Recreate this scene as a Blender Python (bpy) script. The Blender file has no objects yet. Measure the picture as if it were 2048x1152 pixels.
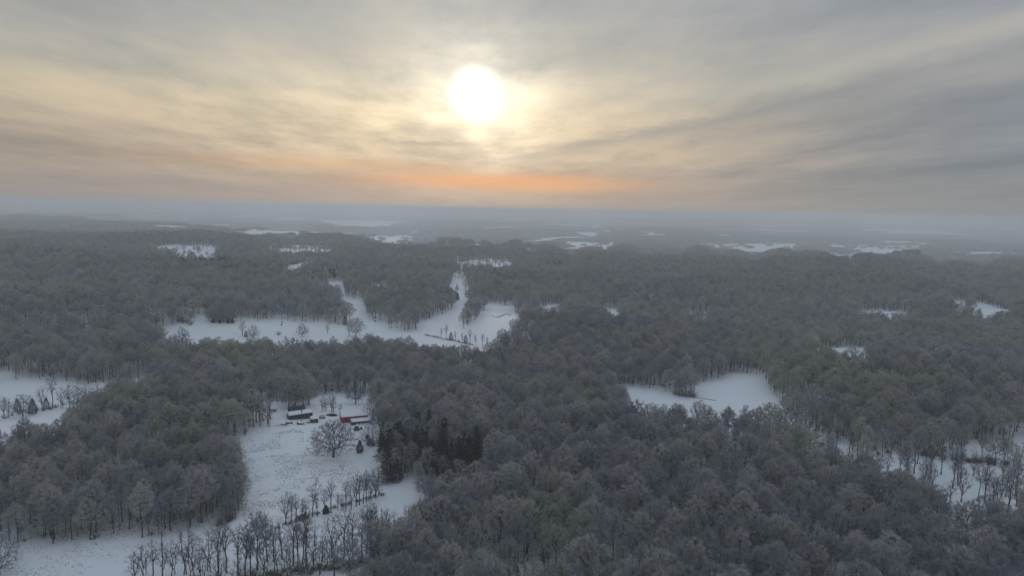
import bpy, math, random
import numpy as np
from mathutils import Vector, Matrix

PI = math.pi
SC = bpy.context.scene
COL = SC.collection

# ------------------------------------------------------------------ camera
CAM_H = 120.0
FPX = 1365.0                       # focal length in pixels of the 2048 px wide photograph
PITCH = math.radians(6.52)
ROLL = math.radians(1.1)
CAM = np.array([0.0, 0.0, CAM_H])
_f = np.array([0, math.cos(PITCH), -math.sin(PITCH)])
_r0 = np.array([1.0, 0, 0])
_u0 = np.cross(_r0, _f)
_r = math.cos(ROLL) * _r0 + math.sin(ROLL) * _u0
_u = -math.sin(ROLL) * _r0 + math.cos(ROLL) * _u0
cam_data = bpy.data.cameras.new('camera')
cam = bpy.data.objects.new('camera', cam_data)
COL.objects.link(cam)
cam_data.sensor_width = 36.0
cam_data.lens = 36.0 * FPX / 2048.0
cam_data.clip_start = 0.5
cam_data.clip_end = 200000.0
cam.matrix_world = Matrix(((_r[0], _u[0], -_f[0], CAM[0]), (_r[1], _u[1], -_f[1], CAM[1]),
                           (_r[2], _u[2], -_f[2], CAM[2]), (0, 0, 0, 1)))
SC.camera = cam


def ray(px, py):
    d = _f * FPX + _r * (px - 1024.0) - _u * (py - 576.0)
    return d / np.linalg.norm(d)


# ------------------------------------------------------------------ sky, sun, exposure
SUN = ray(953, 188)
SUN_EL = math.asin(SUN[2])
SUN_AZ = math.atan2(SUN[0], SUN[1])
world = bpy.data.worlds.new('World')
SC.world = world
world.use_nodes = True
WT = world.node_tree
WT.nodes.clear()


class NT:
    """small helper to write node maths as code"""
    def __init__(self, tree):
        self.t = tree

    def n(self, typ, **kw):
        nd = self.t.nodes.new(typ)
        for k, v in kw.items():
            setattr(nd, k, v)
        return nd

    def link(self, a, b):
        self.t.links.new(a, b)

    def put(self, sock, v):
        if isinstance(v, bpy.types.NodeSocket):
            self.link(v, sock)
        else:
            sock.default_value = v

    def m(self, op, a, b=0.0, c=0.0, clamp=False):
        nd = self.n('ShaderNodeMath', operation=op, use_clamp=clamp)
        for i, v in enumerate((a, b, c)):
            self.put(nd.inputs[i], v)
        return nd.outputs[0]

    def dot(self, a, vec):
        nd = self.n('ShaderNodeVectorMath', operation='DOT_PRODUCT')
        self.put(nd.inputs[0], a)
        nd.inputs[1].default_value = tuple(vec)
        return nd.outputs['Value']

    def gauss(self, x, c, w):
        t = self.m('DIVIDE', self.m('SUBTRACT', x, c), w)
        return self.m('EXPONENT', self.m('MULTIPLY', self.m('MULTIPLY', t, t), -1.0))

    def smooth(self, x, a, b, lo=0.0, hi=1.0):
        nd = self.n('ShaderNodeMapRange', interpolation_type='SMOOTHSTEP')
        self.put(nd.inputs[0], x)
        nd.inputs[1].default_value = a
        nd.inputs[2].default_value = b
        nd.inputs[3].default_value = lo
        nd.inputs[4].default_value = hi
        return nd.outputs[0]

    def mix(self, f, a, b, blend='MIX'):
        nd = self.n('ShaderNodeMix', data_type='RGBA', blend_type=blend)
        nd.clamp_factor = False
        self.put(nd.inputs[0], f)
        for i, v in ((6, a), (7, b)):
            if isinstance(v, (tuple, list)):
                v = (*v[:3], 1.0)
            self.put(nd.inputs[i], v)
        return nd.outputs[2]

    def ramp(self, f, stops, interp='LINEAR'):
        nd = self.n('ShaderNodeValToRGB')
        cr = nd.color_ramp
        cr.interpolation = interp
        while len(cr.elements) < len(stops):
            cr.elements.new(0.5)
        for e, (p, c) in zip(cr.elements, stops):
            e.position = p
            e.color = (*c, 1.0)
        self.put(nd.inputs[0], f)
        return nd.outputs[0]

    def noise(self, vec, scale, detail=4, rough=0.5, dist=0.0):
        nd = self.n('ShaderNodeTexNoise')
        if vec is not None:
            self.link(vec, nd.inputs['Vector'])
        nd.inputs['Scale'].default_value = scale
        nd.inputs['Detail'].default_value = detail
        nd.inputs['Roughness'].default_value = rough
        nd.inputs['Distortion'].default_value = dist
        return nd.outputs['Fac']

    def comb(self, x, y, z=0.0):
        nd = self.n('ShaderNodeCombineXYZ')
        for i, v in enumerate((x, y, z)):
            self.put(nd.inputs[i], v)
        return nd.outputs[0]


def build_sky():
    w = NT(WT)
    tc = w.n('ShaderNodeTexCoord')
    d = tc.outputs['Generated']
    sh = (math.sin(SUN_AZ), math.cos(SUN_AZ), 0)
    rh = (math.cos(SUN_AZ), -math.sin(SUN_AZ), 0)
    dz = w.dot(d, (0, 0, 1))
    dx = w.dot(d, rh)
    dy = w.dot(d, sh)
    deg = 180 / PI
    el = w.m('MULTIPLY', w.m('ARCSINE', dz), deg)
    daz = w.m('MULTIPLY', w.m('ARCTAN2', dx, dy), deg)
    s = w.m('MULTIPLY', w.m('ARCCOSINE', w.m('MINIMUM', w.dot(d, SUN), 1.0)), deg)
    elc = w.m('MAXIMUM', el, 0.0)
    p = w.m('SQRT', w.m('DIVIDE', elc, 90.0))

    def st(lst):
        return [(math.sqrt(e / 90.0), c) for e, c in lst]
    zen = (.465, .56, .69)
    left = w.ramp(p, st([(0, (.43, .36, .31)), (1.2, (.40, .335, .295)), (3.2, (.43, .355, .295)), (5, (.50, .41, .315)),
                         (7.5, (.57, .485, .365)), (10, (.51, .475, .405)), (13, (.45, .44, .41)), (17, (.415, .42, .42)),
                         (30, (.39, .44, .51)), (90, zen)]))
    right = w.ramp(p, st([(0, (.29, .29, .285)), (2, (.245, .265, .28)), (5, (.225, .25, .285)), (8, (.25, .27, .30)),
                          (10, (.33, .333, .335)), (13, (.315, .33, .355)), (17, (.30, .33, .375)),
                          (30, (.36, .41, .48)), (90, zen)]))
    left = w.mix(w.smooth(daz, -38, -10, 1.0, 0.0), left, w.mix(1.0, left, (.82, .84, .88), 'MULTIPLY'))
    base = w.mix(w.smooth(daz, 6, 42), left, right)
    # cloud deck seen in perspective: directions projected on a plane overhead
    den = w.m('ADD', w.m('MAXIMUM', dz, 0.0), 0.055)
    u = w.m('DIVIDE', dx, den)
    v = w.m('DIVIDE', dy, den)
    big = w.noise(w.comb(w.m('MULTIPLY', u, .85), w.m('MULTIPLY', v, .34), 3.7), 1.0, 4, .5, .12)
    fine = w.noise(w.comb(w.m('MULTIPLY', u, 3.2), w.m('MULTIPLY', v, 1.7), 11.3), 1.0, 8, .62, .15)
    shr = w.m('ADD', w.m('MULTIPLY', el, 1.0), w.m('MULTIPLY', w.m('ABSOLUTE', daz), -.06))
    strat = w.noise(w.comb(w.m('MULTIPLY', daz, .035), w.m('MULTIPLY', shr, .33), 5.1), 1.0, 5, .55, .3)
    cl = w.m('ADD', w.m('MULTIPLY', big, .55), w.m('ADD', w.m('MULTIPLY', fine, .27), w.m('MULTIPLY', strat, .18)))
    clk = w.m('SUBTRACT', cl, .5)
    # thin cloud lights up, thick cloud greys out
    tint = w.ramp(w.m('ADD', w.m('MULTIPLY', clk, 2.7), .5), [(0.0, (.68, .73, .79)), (.5, (1, 1, 1)), (1.0, (1.34, 1.27, 1.16))])
    band = w.smooth(el, .4, 4.5, .30, 1.0)
    sky = w.mix(band, base, w.mix(1.0, base, tint, 'MULTIPLY'))
    # bright forward scattering around the sun, seen through the moving cloud
    thin = w.smooth(clk, -.13, .12, .45, 1.25)
    wide = w.m('MULTIPLY', w.m('MULTIPLY', w.gauss(daz, -6.0, 17.0), w.gauss(el, 6.8, 3.6)), w.m('MULTIPLY', thin, .36))
    sky = w.mix(wide, sky, (1.0, .78, .45), 'ADD')
    g2 = w.m('MULTIPLY', w.gauss(s, 0.0, 5.8), w.m('MULTIPLY', thin, .40))
    sky = w.mix(g2, sky, (1.0, .90, .66), 'ADD')
    # long bars of cloud running out to the right, and the wisp under the sun
    jit = w.m('MULTIPLY', w.m('SUBTRACT', fine, .5), 1.6)
    run = w.m('SUBTRACT', w.m('ADD', el, jit), w.m('MULTIPLY', daz, .19))
    bar = w.m('MULTIPLY', w.gauss(run, 3.7, .55), w.m('MULTIPLY', w.smooth(daz, -1, 9), w.smooth(daz, 20, 48, 1.0, .25)))
    sky = w.mix(w.m('MULTIPLY', bar, .5), sky, (.25, .265, .285))
    bar2 = w.m('MULTIPLY', w.gauss(run, 5.6, .65), w.smooth(daz, 6, 22))
    sky = w.mix(w.m('MULTIPLY', bar2, .55), sky, (.50, .475, .42))
    wisp = w.m('MULTIPLY', w.gauss(daz, -3.6, 4.2), w.gauss(w.m('ADD', el, w.m('MULTIPLY', jit, .4)), 5.3, .26))
    sky = w.mix(w.m('MULTIPLY', wisp, .85), sky, (.47, .40, .32))
    sw = w.m('ADD', s, w.m('ADD', w.m('MULTIPLY', w.m('SUBTRACT', fine, .5), 2.0), w.m('MULTIPLY', w.m('SUBTRACT', strat, .5), .7)))
    g3 = w.m('ADD', w.m('MULTIPLY', w.smooth(sw, .2, 2.7, 1.0, 0.0), 1.15), w.m('MULTIPLY', w.gauss(s, 0.0, 3.8), w.m('MULTIPLY', thin, .30)))
    sky = w.mix(g3, sky, (1.0, .97, .88), 'ADD')
    g4 = w.m('MULTIPLY', w.m('MULTIPLY', w.gauss(daz, 0.1, 1.2), w.gauss(el, math.degrees(SUN_EL) - 3.2, .75)), .42)
    sky = w.mix(g4, sky, (1.0, .90, .60), 'ADD')
    # glowing slot under the cloud deck near the horizon
    wob = w.m('MULTIPLY', w.m('SUBTRACT', strat, .5), 2.2)
    sl = w.m('EXPONENT', w.m('MULTIPLY', w.m('POWER', w.m('ABSOLUTE', w.m('DIVIDE', w.m('SUBTRACT', daz, 2.0), 11.0)), 3.0), -1.0))
    slot = w.m('MULTIPLY', w.gauss(w.m('ADD', el, wob), 2.1, .8), sl)
    sky = w.mix(w.m('MULTIPLY', slot, .85), sky, (.84, .40, .19))
    slot2 = w.m('MULTIPLY', w.gauss(w.m('ADD', el, wob), 3.4, .6), w.gauss(daz, -12.0, 12.0))
    sky = w.mix(w.m('MULTIPLY', slot2, .42), sky, (.74, .42, .20))
    # clear sky above the thin overcast
    nish = w.n('ShaderNodeTexSky', sky_type='NISHITA')
    nish.sun_disc = False
    nish.sun_elevation = SUN_EL
    nish.sun_rotation = SUN_AZ
    nish.altitude = 300
    nis = w.mix(1.0, nish.outputs[0], (.05, .05, .05), 'MULTIPLY')
    col = w.mix(.955, nis, sky)
    bg = w.n('ShaderNodeBackground')
    w.link(col, bg.inputs['Color'])
    bg.inputs['Strength'].default_value = 1.0
    out = w.n('ShaderNodeOutputWorld')
    w.link(bg.outputs[0], out.inputs['Surface'])


build_sky()
sun_data = bpy.data.lights.new('sun', 'SUN')
sun_data.energy = 0.6
sun_data.angle = math.radians(12)
sun_data.color = (1.0, .86, .66)
sun = bpy.data.objects.new('sun', sun_data)
COL.objects.link(sun)
sun.location = (0, 0, 300)
sun.rotation_euler = Vector(-SUN).to_track_quat('-Z', 'Y').to_euler()

vs = SC.view_settings
vs.view_transform = 'Standard'
vs.look = 'None'
vs.exposure = 0.0
vs.gamma = 1.0
vs.use_curve_mapping = False
SC.render.engine = 'CYCLES'
cy = SC.cycles
cy.max_bounces = 5
cy.diffuse_bounces = 2
cy.glossy_bounces = 1
cy.transmission_bounces = 1
cy.volume_bounces = 1
cy.use_denoising = True
cy.use_adaptive_sampling = False

# ------------------------------------------------------------------ helpers
rng = np.random.default_rng(7)
rnd = random.Random(11)


def tag(o, label=None, cat=None, group=None, kind=None):
    for k, v in (('label', label), ('category', cat), ('group', group), ('kind', kind)):
        if v is not None:
            o[k] = v
    return o


def empty(name, loc, rz=0.0, scale=1.0):
    o = bpy.data.objects.new(name, None)
    o.empty_display_size = 0.5
    COL.objects.link(o)
    o.location = loc
    o.rotation_euler = (0, 0, rz)
    o.scale = (scale,) * 3 if not isinstance(scale, tuple) else scale
    return o


def link(name, mesh, parent=None, loc=None, rz=0.0, scale=None):
    o = bpy.data.objects.new(name, mesh)
    COL.objects.link(o)
    if parent is not None:
        o.parent = parent
    if loc is not None:
        o.location = loc
    o.rotation_euler = (0, 0, rz)
    if scale is not None:
        o.scale = scale if isinstance(scale, tuple) else (scale,) * 3
    return o


class MB:
    """collects vertices and faces; build() links them as one mesh object"""
    def __init__(self):
        self.v, self.f, self.n = [], [], 0

    def add(self, verts, faces):
        self.v.extend([tuple(map(float, p)) for p in verts])
        self.f.extend([tuple(i + self.n for i in fc) for fc in faces])
        self.n = len(self.v)
        return self

    def box(self, c, s, rz=0.0, bevel=0.0):
        cx, cy, cz = c
        hx, hy, hz = s[0] / 2, s[1] / 2, s[2] / 2
        b = bevel
        ca, sa = math.cos(rz), math.sin(rz)
        vs = []
        rings = [(-hz, b), (-hz + b, 0), (hz - b, 0), (hz, b)] if b else [(-hz, 0), (hz, 0)]
        for z, i in rings:
            for x, y in ((-hx + i, -hy + i), (hx - i, -hy + i), (hx - i, hy - i), (-hx + i, hy - i)):
                vs.append((cx + x * ca - y * sa, cy + x * sa + y * ca, cz + z))
        k = len(rings)
        fs = [(3, 2, 1, 0), tuple(4 * (k - 1) + q for q in range(4))]
        for r in range(k - 1):
            for q in range(4):
                fs.append((4 * r + q, 4 * r + (q + 1) % 4, 4 * r + 4 + (q + 1) % 4, 4 * r + 4 + q))
        return self.add(vs, fs)

    def tube(self, pts, rad, sides=6, cap=True):
        pts = [np.array(p, float) for p in pts]
        vs = []
        for i, p in enumerate(pts):
            a = pts[max(i - 1, 0)]
            b = pts[min(i + 1, len(pts) - 1)]
            t = (b - a) / (np.linalg.norm(b - a) + 1e-9)
            h = np.array([1, 0, 0]) if abs(t[0]) < .8 else np.array([0, 1, 0])
            e = np.cross(t, h)
            e /= np.linalg.norm(e)
            g = np.cross(t, e)
            r = rad[i] if hasattr(rad, '__len__') else rad
            for q in range(sides):
                an = 2 * PI * q / sides
                vs.append(p + r * (math.cos(an) * e + math.sin(an) * g))
        fs = []
        for i in range(len(pts) - 1):
            for q in range(sides):
                fs.append((i * sides + q, i * sides + (q + 1) % sides, (i + 1) * sides + (q + 1) % sides, (i + 1) * sides + q))
        if cap:
            fs.append(tuple(range(sides))[::-1])
            fs.append(tuple((len(pts) - 1) * sides + q for q in range(sides)))
        return self.add(vs, fs)

    def prism(self, poly, y0, y1):
        """polygon in x-z swept along y"""
        k = len(poly)
        vs = [(x, y0, z) for x, z in poly] + [(x, y1, z) for x, z in poly]
        fs = [tuple(range(k)), tuple(range(2 * k - 1, k - 1, -1))]
        for q in range(k):
            fs.append((q, q + k, (q + 1) % k + k, (q + 1) % k))
        return self.add(vs, fs)

    def mesh(self, name, *mats):
        me = bpy.data.meshes.new(name)
        me.from_pydata(self.v, [], self.f)
        for m in mats:
            me.materials.append(m)
        me.update()
        return me

    def build(self, name, mat, parent=None, **kw):
        return link(name, self.mesh(name, mat), parent, **kw)


# ------------------------------------------------------------------ materials
def new_mat(name):
    m = bpy.data.materials.new(name)
    m.use_nodes = True
    nt = NT(m.node_tree)
    b = m.node_tree.nodes['Principled BSDF']
    b.inputs['Specular IOR Level'].default_value = 0.25
    return m, nt, b


def plain(name, col, rough=.8, var=.25, scale=1.5, metal=0.0):
    """painted / raw surface with uneven tone and weathering"""
    m, n, b = new_mat(name)
    tc = n.n('ShaderNodeTexCoord')
    f = n.noise(tc.outputs['Object'], scale, 5, .6)
    lo = tuple(c * (1 - var) for c in col)
    hi = tuple(min(c * (1 + var), .95) for c in col)
    n.link(n.mix(f, lo, hi), b.inputs['Base Color'])
    b.inputs['Roughness'].default_value = rough
    b.inputs['Metallic'].default_value = metal
    return m


def twig_mat(name, cols, frost=.25, bark=False):
    """bare twigs: each tree has its own tone, neighbouring trees share a drift; hoar frost on upper sides"""
    m, n, b = new_mat(name)
    oi = n.n('ShaderNodeObjectInfo')
    geo = n.n('ShaderNodeNewGeometry')
    drift = n.noise(oi.outputs['Location'], .0075, 2, .5)
    k = n.m('ADD', n.m('MULTIPLY', oi.outputs['Random'], .62), n.m('MULTIPLY', n.m('SUBTRACT', drift, .5), 1.7))
    k = n.m('ADD', k, .19)
    nst = len(cols)
    c = n.ramp(k, [(i / (nst - 1), cc) for i, cc in enumerate(cols)])
    fr = n.noise(geo.outputs['Position'], .35, 3, .6)
    up = n.m('ABSOLUTE', n.dot(geo.outputs['Normal'], (0, 0, 1)))
    ff = n.m('MULTIPLY', n.m('MULTIPLY', up, n.smooth(fr, .35, .7)), frost)
    c = n.mix(ff, c, (.58, .64, .72))
    n.link(c, b.inputs['Base Color'])
    b.inputs['Roughness'].default_value = .9
    b.inputs['Specular IOR Level'].default_value = .1
    return m


M = {}
M['twig'] = twig_mat('frosted_wood_twigs', [(.54, .515, .54), (.25, .27, .32), (.51, .475, .475), (.27, .29, .335), (.52, .50, .455), (.36, .375, .30), (.53, .525, .41)], .45)
M['twig_pale'] = twig_mat('frosted_twigs', [(.33, .335, .37), (.25, .26, .29), (.32, .32, .335)], .5)
M['bark'] = twig_mat('bark', [(.046, .041, .040), (.062, .056, .053), (.052, .048, .043)], .15)
M['oakbark'] = twig_mat('oak_bark', [(.050, .042, .039), (.062, .052, .048)], .10)
M['needle'] = twig_mat('needles', [(.020, .030, .020), (.028, .038, .024), (.024, .036, .027)], .12)
M['cedar'] = twig_mat('cedar_scales', [(.020, .027, .020), (.030, .034, .026), (.026, .026, .022)], .10)
M['brush'] = twig_mat('brush', [(.10, .08, .07), (.085, .075, .06), (.12, .095, .075)], .35)
M['grass'] = twig_mat('dead_grass', [(.12, .095, .065), (.09, .075, .055), (.14, .11, .075)], .2)
M['rust_leaf'] = twig_mat('dry_leaves', [(.13, .085, .055), (.11, .075, .05), (.14, .10, .065)], .2)


def snow_mat():
    m, n, b = new_mat('snow')
    geo = n.n('ShaderNodeNewGeometry')
    pos = geo.outputs['Position']
    at = n.n('ShaderNodeAttribute', attribute_name='wood')
    f1 = n.noise(pos, .02, 4, .6)
    f2 = n.noise(pos, .55, 5, .65)
    c = n.mix(f1, (.81, .835, .86), (.86, .875, .89))
    # thin cover: wind-scoured patches and grass showing through
    c = n.mix(n.m('MULTIPLY', n.smooth(f2, .66, .80), .10), c, (.42, .40, .36))
    # leaf litter and brush under the woods, mixed heavier to paint the shaded floor darker
    lit = n.noise(pos, 1.3, 5, .7)
    lf = n.m('MULTIPLY', at.outputs['Fac'], n.smooth(lit, .42, .60, .22, .80))
    c = n.mix(lf, c, (.16, .135, .115))
    # beyond the last woods built tree by tree, fields and woods alternate
    dist = n.n('ShaderNodeVectorMath', operation='LENGTH')
    n.link(pos, dist.inputs[0])
    sp = n.n('ShaderNodeSeparateXYZ')
    n.link(pos, sp.inputs[0])
    fw = n.noise(n.comb(n.m('MULTIPLY', sp.outputs[0], .00045), n.m('MULTIPLY', sp.outputs[1], .00016)), 1.0, 4, .6)
    far = n.m('MULTIPLY', n.smooth(dist.outputs['Value'], 9000, 12500), n.smooth(fw, .44, .56, 1.0, .25))
    c = n.mix(far, c, (.09, .085, .085))
    n.link(c, b.inputs['Base Color'])
    b.inputs['Roughness'].default_value = .75
    bp = n.n('ShaderNodeBump')
    bp.inputs['Strength'].default_value = .15
    bp.inputs['Distance'].default_value = .25
    n.link(f2, bp.inputs['Height'])
    n.link(bp.outputs[0], b.inputs['Normal'])
    return m


M['snow'] = snow_mat()
M['roofsnow'] = plain('roof_snow', (.78, .81, .84), .8, .05, .8)
M['red'] = plain('red_siding', (.26, .035, .03), .75, .25, .7)
M['redroof'] = plain('red_trim', (.20, .03, .03), .6, .2)
M['darkwall'] = plain('weathered_dark_boards', (.055, .055, .062), .85, .3, .8)
M['teal'] = plain('dark_green_metal_roof', (.030, .048, .050), .5, .25, .6)
M['wood'] = plain('grey_weathered_wood', (.11, .10, .09), .85, .3, 2.0)
M['pole'] = plain('creosoted_pole', (.085, .075, .068), .85, .25, 2.0)
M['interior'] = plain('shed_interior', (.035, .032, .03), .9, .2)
M['whitepaint'] = plain('white_paint', (.72, .73, .74), .6, .06)
M['glass'] = plain('window_glass', (.02, .024, .03), .15, .1)
M['tyre'] = plain('rubber', (.018, .018, .019), .85, .2)
M['tractor'] = plain('green_enamel', (.025, .06, .03), .45, .2)
M['metal'] = plain('dull_metal', (.20, .21, .22), .5, .2, metal=.6)
M['hay'] = plain('weathered_hay', (.16, .125, .08), .95, .3, 3.0)
M['blue'] = plain('blue_tarp', (.05, .09, .16), .6, .2)


# ------------------------------------------------------------------ terrain height
def flat(px, py, z=0.0):
    d = ray(px, py)
    t = (z - CAM[2]) / d[2]
    return CAM + d * t


_ph = np.random.default_rng(3)
_waves = []
for wl, amp in ((5200, 1.0), (3300, .8), (2100, .62), (1400, .45), (900, .30), (560, .26), (330, .17), (190, .07)):
    for _ in range(3):
        a = _ph.uniform(0, 2 * PI)
        _waves.append((math.cos(a) * 2 * PI / wl, math.sin(a) * 2 * PI / wl, _ph.uniform(0, 2 * PI), amp * .6, wl))
HILLS = []
for px, py, hgt, sx, sy in ((800, 602, 13, 110, 130), (1150, 665, 13, 120, 100), (1800, 790, 15, 150, 100), (330, 575, 22, 420, 260),
                            (60, 640, 20, 240, 180), (400, 860, 11, 75, 60), (1560, 585, 12, 400, 200), (1950, 560, 14, 400, 260),
                            (1000, 870, 8, 70, 65), (1000, 555, 7, 300, 200), (850, 520, 4, 400, 250), (150, 505, 24, 800, 450),
                            (1350, 540, 5, 420, 220), (1320, 1000, 4, 60, 60), (640, 690, -4, 160, 80), (1420, 800, -3, 110, 70),
                            (100, 810, -4, 110, 60)):
    c = flat(px, py)
    HILLS.append((c[0], c[1], hgt, sx, sy))
for az, dist, hgt, sx, sy in ((-34, 9000, 40, 1800, 700), (-24, 14000, 62, 2600, 900), (-10, 17000, 55, 4000, 1000), (6, 15000, 50, 3000, 900),
                              (18, 8200, 36, 420, 300), (14, 12500, 46, 2500, 700), (27, 13500, 58, 3000, 900), (35, 18000, 60, 4000, 1200),
                              (-18, 6200, 20, 900, 350), (-2, 8500, 26, 1600, 400), (11, 6500, 18, 900, 300), (-38, 5600, 26, 700, 400)):
    a = math.radians(az)
    HILLS.append((dist * math.sin(a), dist * math.cos(a), hgt, sx, sy))

_hr = np.random.default_rng(77)
for _ in range(90):                        # wooded knolls of the middle distance
    a, dist = math.radians(_hr.uniform(-42, 42)), 620 * (2700 / 620) ** _hr.uniform(0, 1)
    sg = _hr.uniform(.07, .13) * dist ** .9
    HILLS.append((dist * math.sin(a), dist * math.cos(a), _hr.uniform(.09, .18) * sg * (1 if _hr.uniform() < .75 else -1), sg * _hr.uniform(.9, 1.9), sg))


def H(x, y):
    x = np.asarray(x, float)
    y = np.asarray(y, float)
    r = np.hypot(x, y)
    z = np.zeros_like(r)
    A = np.interp(r, [0, 250, 600, 1500, 3500, 8000, 20000], [2.0, 2.5, 4.5, 6.5, 8.0, 12.0, 16.0])
    for kx, ky, ph, amp, wl in _waves:
        z += amp * np.sin(kx * x + ky * y + ph)
    z = z * A * .55
    for cx, cy_, h, sx, sy in HILLS:
        z += h * np.exp(-((x - cx) / sx) ** 2 - ((y - cy_) / sy) ** 2)
    az = np.degrees(np.arctan2(x, y))
    r0 = np.interp(az, [-60, -36, -22, -12, -4, 4, 14, 25, 37, 60], [5600, 5000, 3400, 2000, 1600, 1450, 1550, 1450, 1650, 1900])
    r0 = r0 + 260 * np.sin(az * .9) + 180 * np.sin(az * 2.1 + 1)
    t = np.clip((r - r0) / 2300.0, 0, 1)
    z -= 66.0 * t * t * (3 - 2 * t)          # the land falls away to a misty valley
    # soft ceiling so that no hill reaches the flying height
    return np.where(z > 0, 75.0 * np.tanh(z / 75.0), z)


_ts = np.geomspace(120, 70000, 1500)


def ground(px, py, zoff=0.0):
    d = ray(px, py)
    P = CAM[None] + d[None] * _ts[:, None]
    below = P[:, 2] < H(P[:, 0], P[:, 1]) + zoff
    if not below.any():
        q = P[-1].copy()
        q[2] = H(q[0], q[1])
        return q
    i = int(np.argmax(below))
    a, b = _ts[max(i - 1, 0)], _ts[i]
    for _ in range(24):
        mth = (a + b) / 2
        p = CAM + d * mth
        if p[2] < H(p[0], p[1]) + zoff:
            b = mth
        else:
            a = mth
    p = CAM + d * b
    return np.array([p[0], p[1], float(H(p[0], p[1]))])


def project(P):
    q = np.asarray(P) - CAM
    zc = q @ _f
    return 1024 + FPX * (q @ _r) / zc, 576 - FPX * (q @ _u) / zc, zc


# ------------------------------------------------------------------ open snow fields (outlines as ground seen in the photograph)
FIELD_PX = [
    # farmyard, stubble field, strip between the hedgerows, bottom-left field
    [(505, 800), (535, 802), (568, 812), (592, 816), (622, 806), (640, 795), (666, 790), (742, 789), (744, 820), (742, 850), (752, 890), (757, 935),
     (765, 962), (800, 958), (828, 968), (842, 1000), (866, 1060), (800, 1098), (722, 1142), (690, 1210), (660, 1300), (480, 1300), (330, 1300),
     (180, 1300), (-140, 1300), (-140, 1090), (30, 1080), (120, 1082), (230, 1077), (340, 1073), (410, 1062), (462, 1040), (472, 1000),
     (466, 960), (452, 925), (448, 885), (500, 872), (543, 852), (546, 832), (520, 815)],
    # field in the wood
    [(1225, 772), (1290, 783), (1345, 787), (1392, 793), (1385, 778), (1370, 768), (1440, 762), (1455, 750), (1500, 747), (1532, 756), (1550, 780),
     (1556, 812), (1580, 838), (1615, 862), (1600, 880), (1480, 878), (1400, 880), (1285, 880), (1248, 820)],
    # long field with single trees
    [(298, 676), (335, 655), (372, 648), (384, 634), (388, 626), (416, 624), (412, 638), (440, 642), (520, 638), (600, 643), (690, 654), (712, 650),
     (695, 630), (690, 612), (712, 600), (704, 622), (735, 632), (765, 650), (800, 660), (850, 668), (940, 690), (985, 704), (990, 722),
     (930, 730), (840, 722), (760, 706), (680, 722), (600, 722), (500, 722), (400, 714), (330, 702)],
    [(855, 670), (905, 660), (955, 648), (978, 630), (982, 608), (1022, 610), (1034, 645), (1020, 690), (995, 712), (930, 696)],
    [(840, 645), (875, 632), (900, 618), (898, 600), (872, 588), (890, 574), (892, 560), (918, 556), (942, 566), (942, 600), (935, 632), (900, 666), (850, 672)],
    [(618, 571), (650, 564), (684, 559), (694, 578), (700, 606), (670, 600), (640, 586)],
    [(728, 575), (768, 571), (770, 590), (735, 592)],
    [(686, 596), (722, 594), (738, 636), (775, 664), (700, 664), (684, 632)],
    [(1572, 836), (1615, 852), (1668, 890), (1650, 935), (1600, 912), (1575, 874)],
    [(564, 533), (610, 527), (648, 521), (652, 527), (625, 531), (590, 534)],
    [(300, 494), (340, 491), (438, 494), (434, 512), (400, 514), (348, 512), (330, 501)],
    [(522, 498), (538, 488), (590, 489), (640, 491), (660, 500), (600, 506)],
    [(455, 462), (560, 462), (625, 464), (622, 472), (500, 470)],
    [(585, 438), (700, 440), (770, 442), (812, 447), (760, 456), (690, 452)],
    [(700, 474), (800, 471), (850, 473), (892, 484), (890, 494), (800, 492), (740, 488)],
    [(912, 520), (1010, 519), (1008, 534), (915, 534)],
    [(1090, 611), (1124, 610), (1124, 638), (1094, 638)],
    [(1194, 616), (1232, 617), (1252, 632), (1250, 672), (1215, 662)],
    [(1638, 706), (1690, 696), (1742, 696), (1740, 745), (1690, 755), (1640, 740)],
    [(1722, 624), (1780, 622), (1826, 626), (1834, 652), (1770, 656), (1730, 645)],
    [(1905, 600), (1930, 598), (1982, 612), (2010, 640), (1960, 642), (1905, 622)],
    [(1378, 489), (1480, 487), (1560, 487), (1612, 490), (1600, 502), (1470, 500)],
    [(1640, 492), (1740, 491), (1800, 492), (1872, 497), (1840, 508), (1700, 504)],
    [(1668, 510), (1702, 509), (1704, 518), (1670, 518)],
    [(1715, 456), (1800, 457), (1925, 462), (1900, 470), (1760, 466)],
    [(1278, 463), (1330, 462), (1332, 471), (1284, 471)],
    [(1040, 488), (1090, 486), (1095, 502), (1060, 506)],
    [(1125, 484), (1240, 485), (1240, 494), (1130, 494)],
    [(950, 479), (980, 479), (980, 494), (952, 494)],
    [(1180, 446), (1202, 446), (1202, 453), (1182, 453)],
    [(-200, 768), (20, 762), (110, 757), (152, 764), (215, 768), (295, 760), (292, 786), (250, 815), (180, 850), (110, 885), (0, 922), (-200, 960)],
    [(-100, 742), (20, 742), (48, 752), (20, 760), (-100, 764)],
    # brushy strip at the right
    [(1635, 880), (1700, 890), (1790, 905), (1900, 925), (2060, 942), (2300, 960), (2300, 1100), (2060, 1062), (1900, 1030), (1790, 1005), (1700, 985), (1640, 960)],
    [(1890, 893), (1960, 888), (2060, 878), (2250, 868), (2250, 935), (2060, 932), (1950, 920)],
    # thin patches and rides that let the snow through
    [(268, 618), (300, 610), (330, 618), (345, 640), (290, 640)],
    [(770, 1100), (800, 1092), (812, 1120), (800, 1170), (775, 1170)],
    [(470, 570), (520, 571), (560, 572), (560, 580), (475, 580)],
    [(1340, 632), (1420, 628), (1440, 642), (1360, 648)],
    [(1580, 655), (1650, 655), (1655, 668), (1590, 672)],
]


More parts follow.
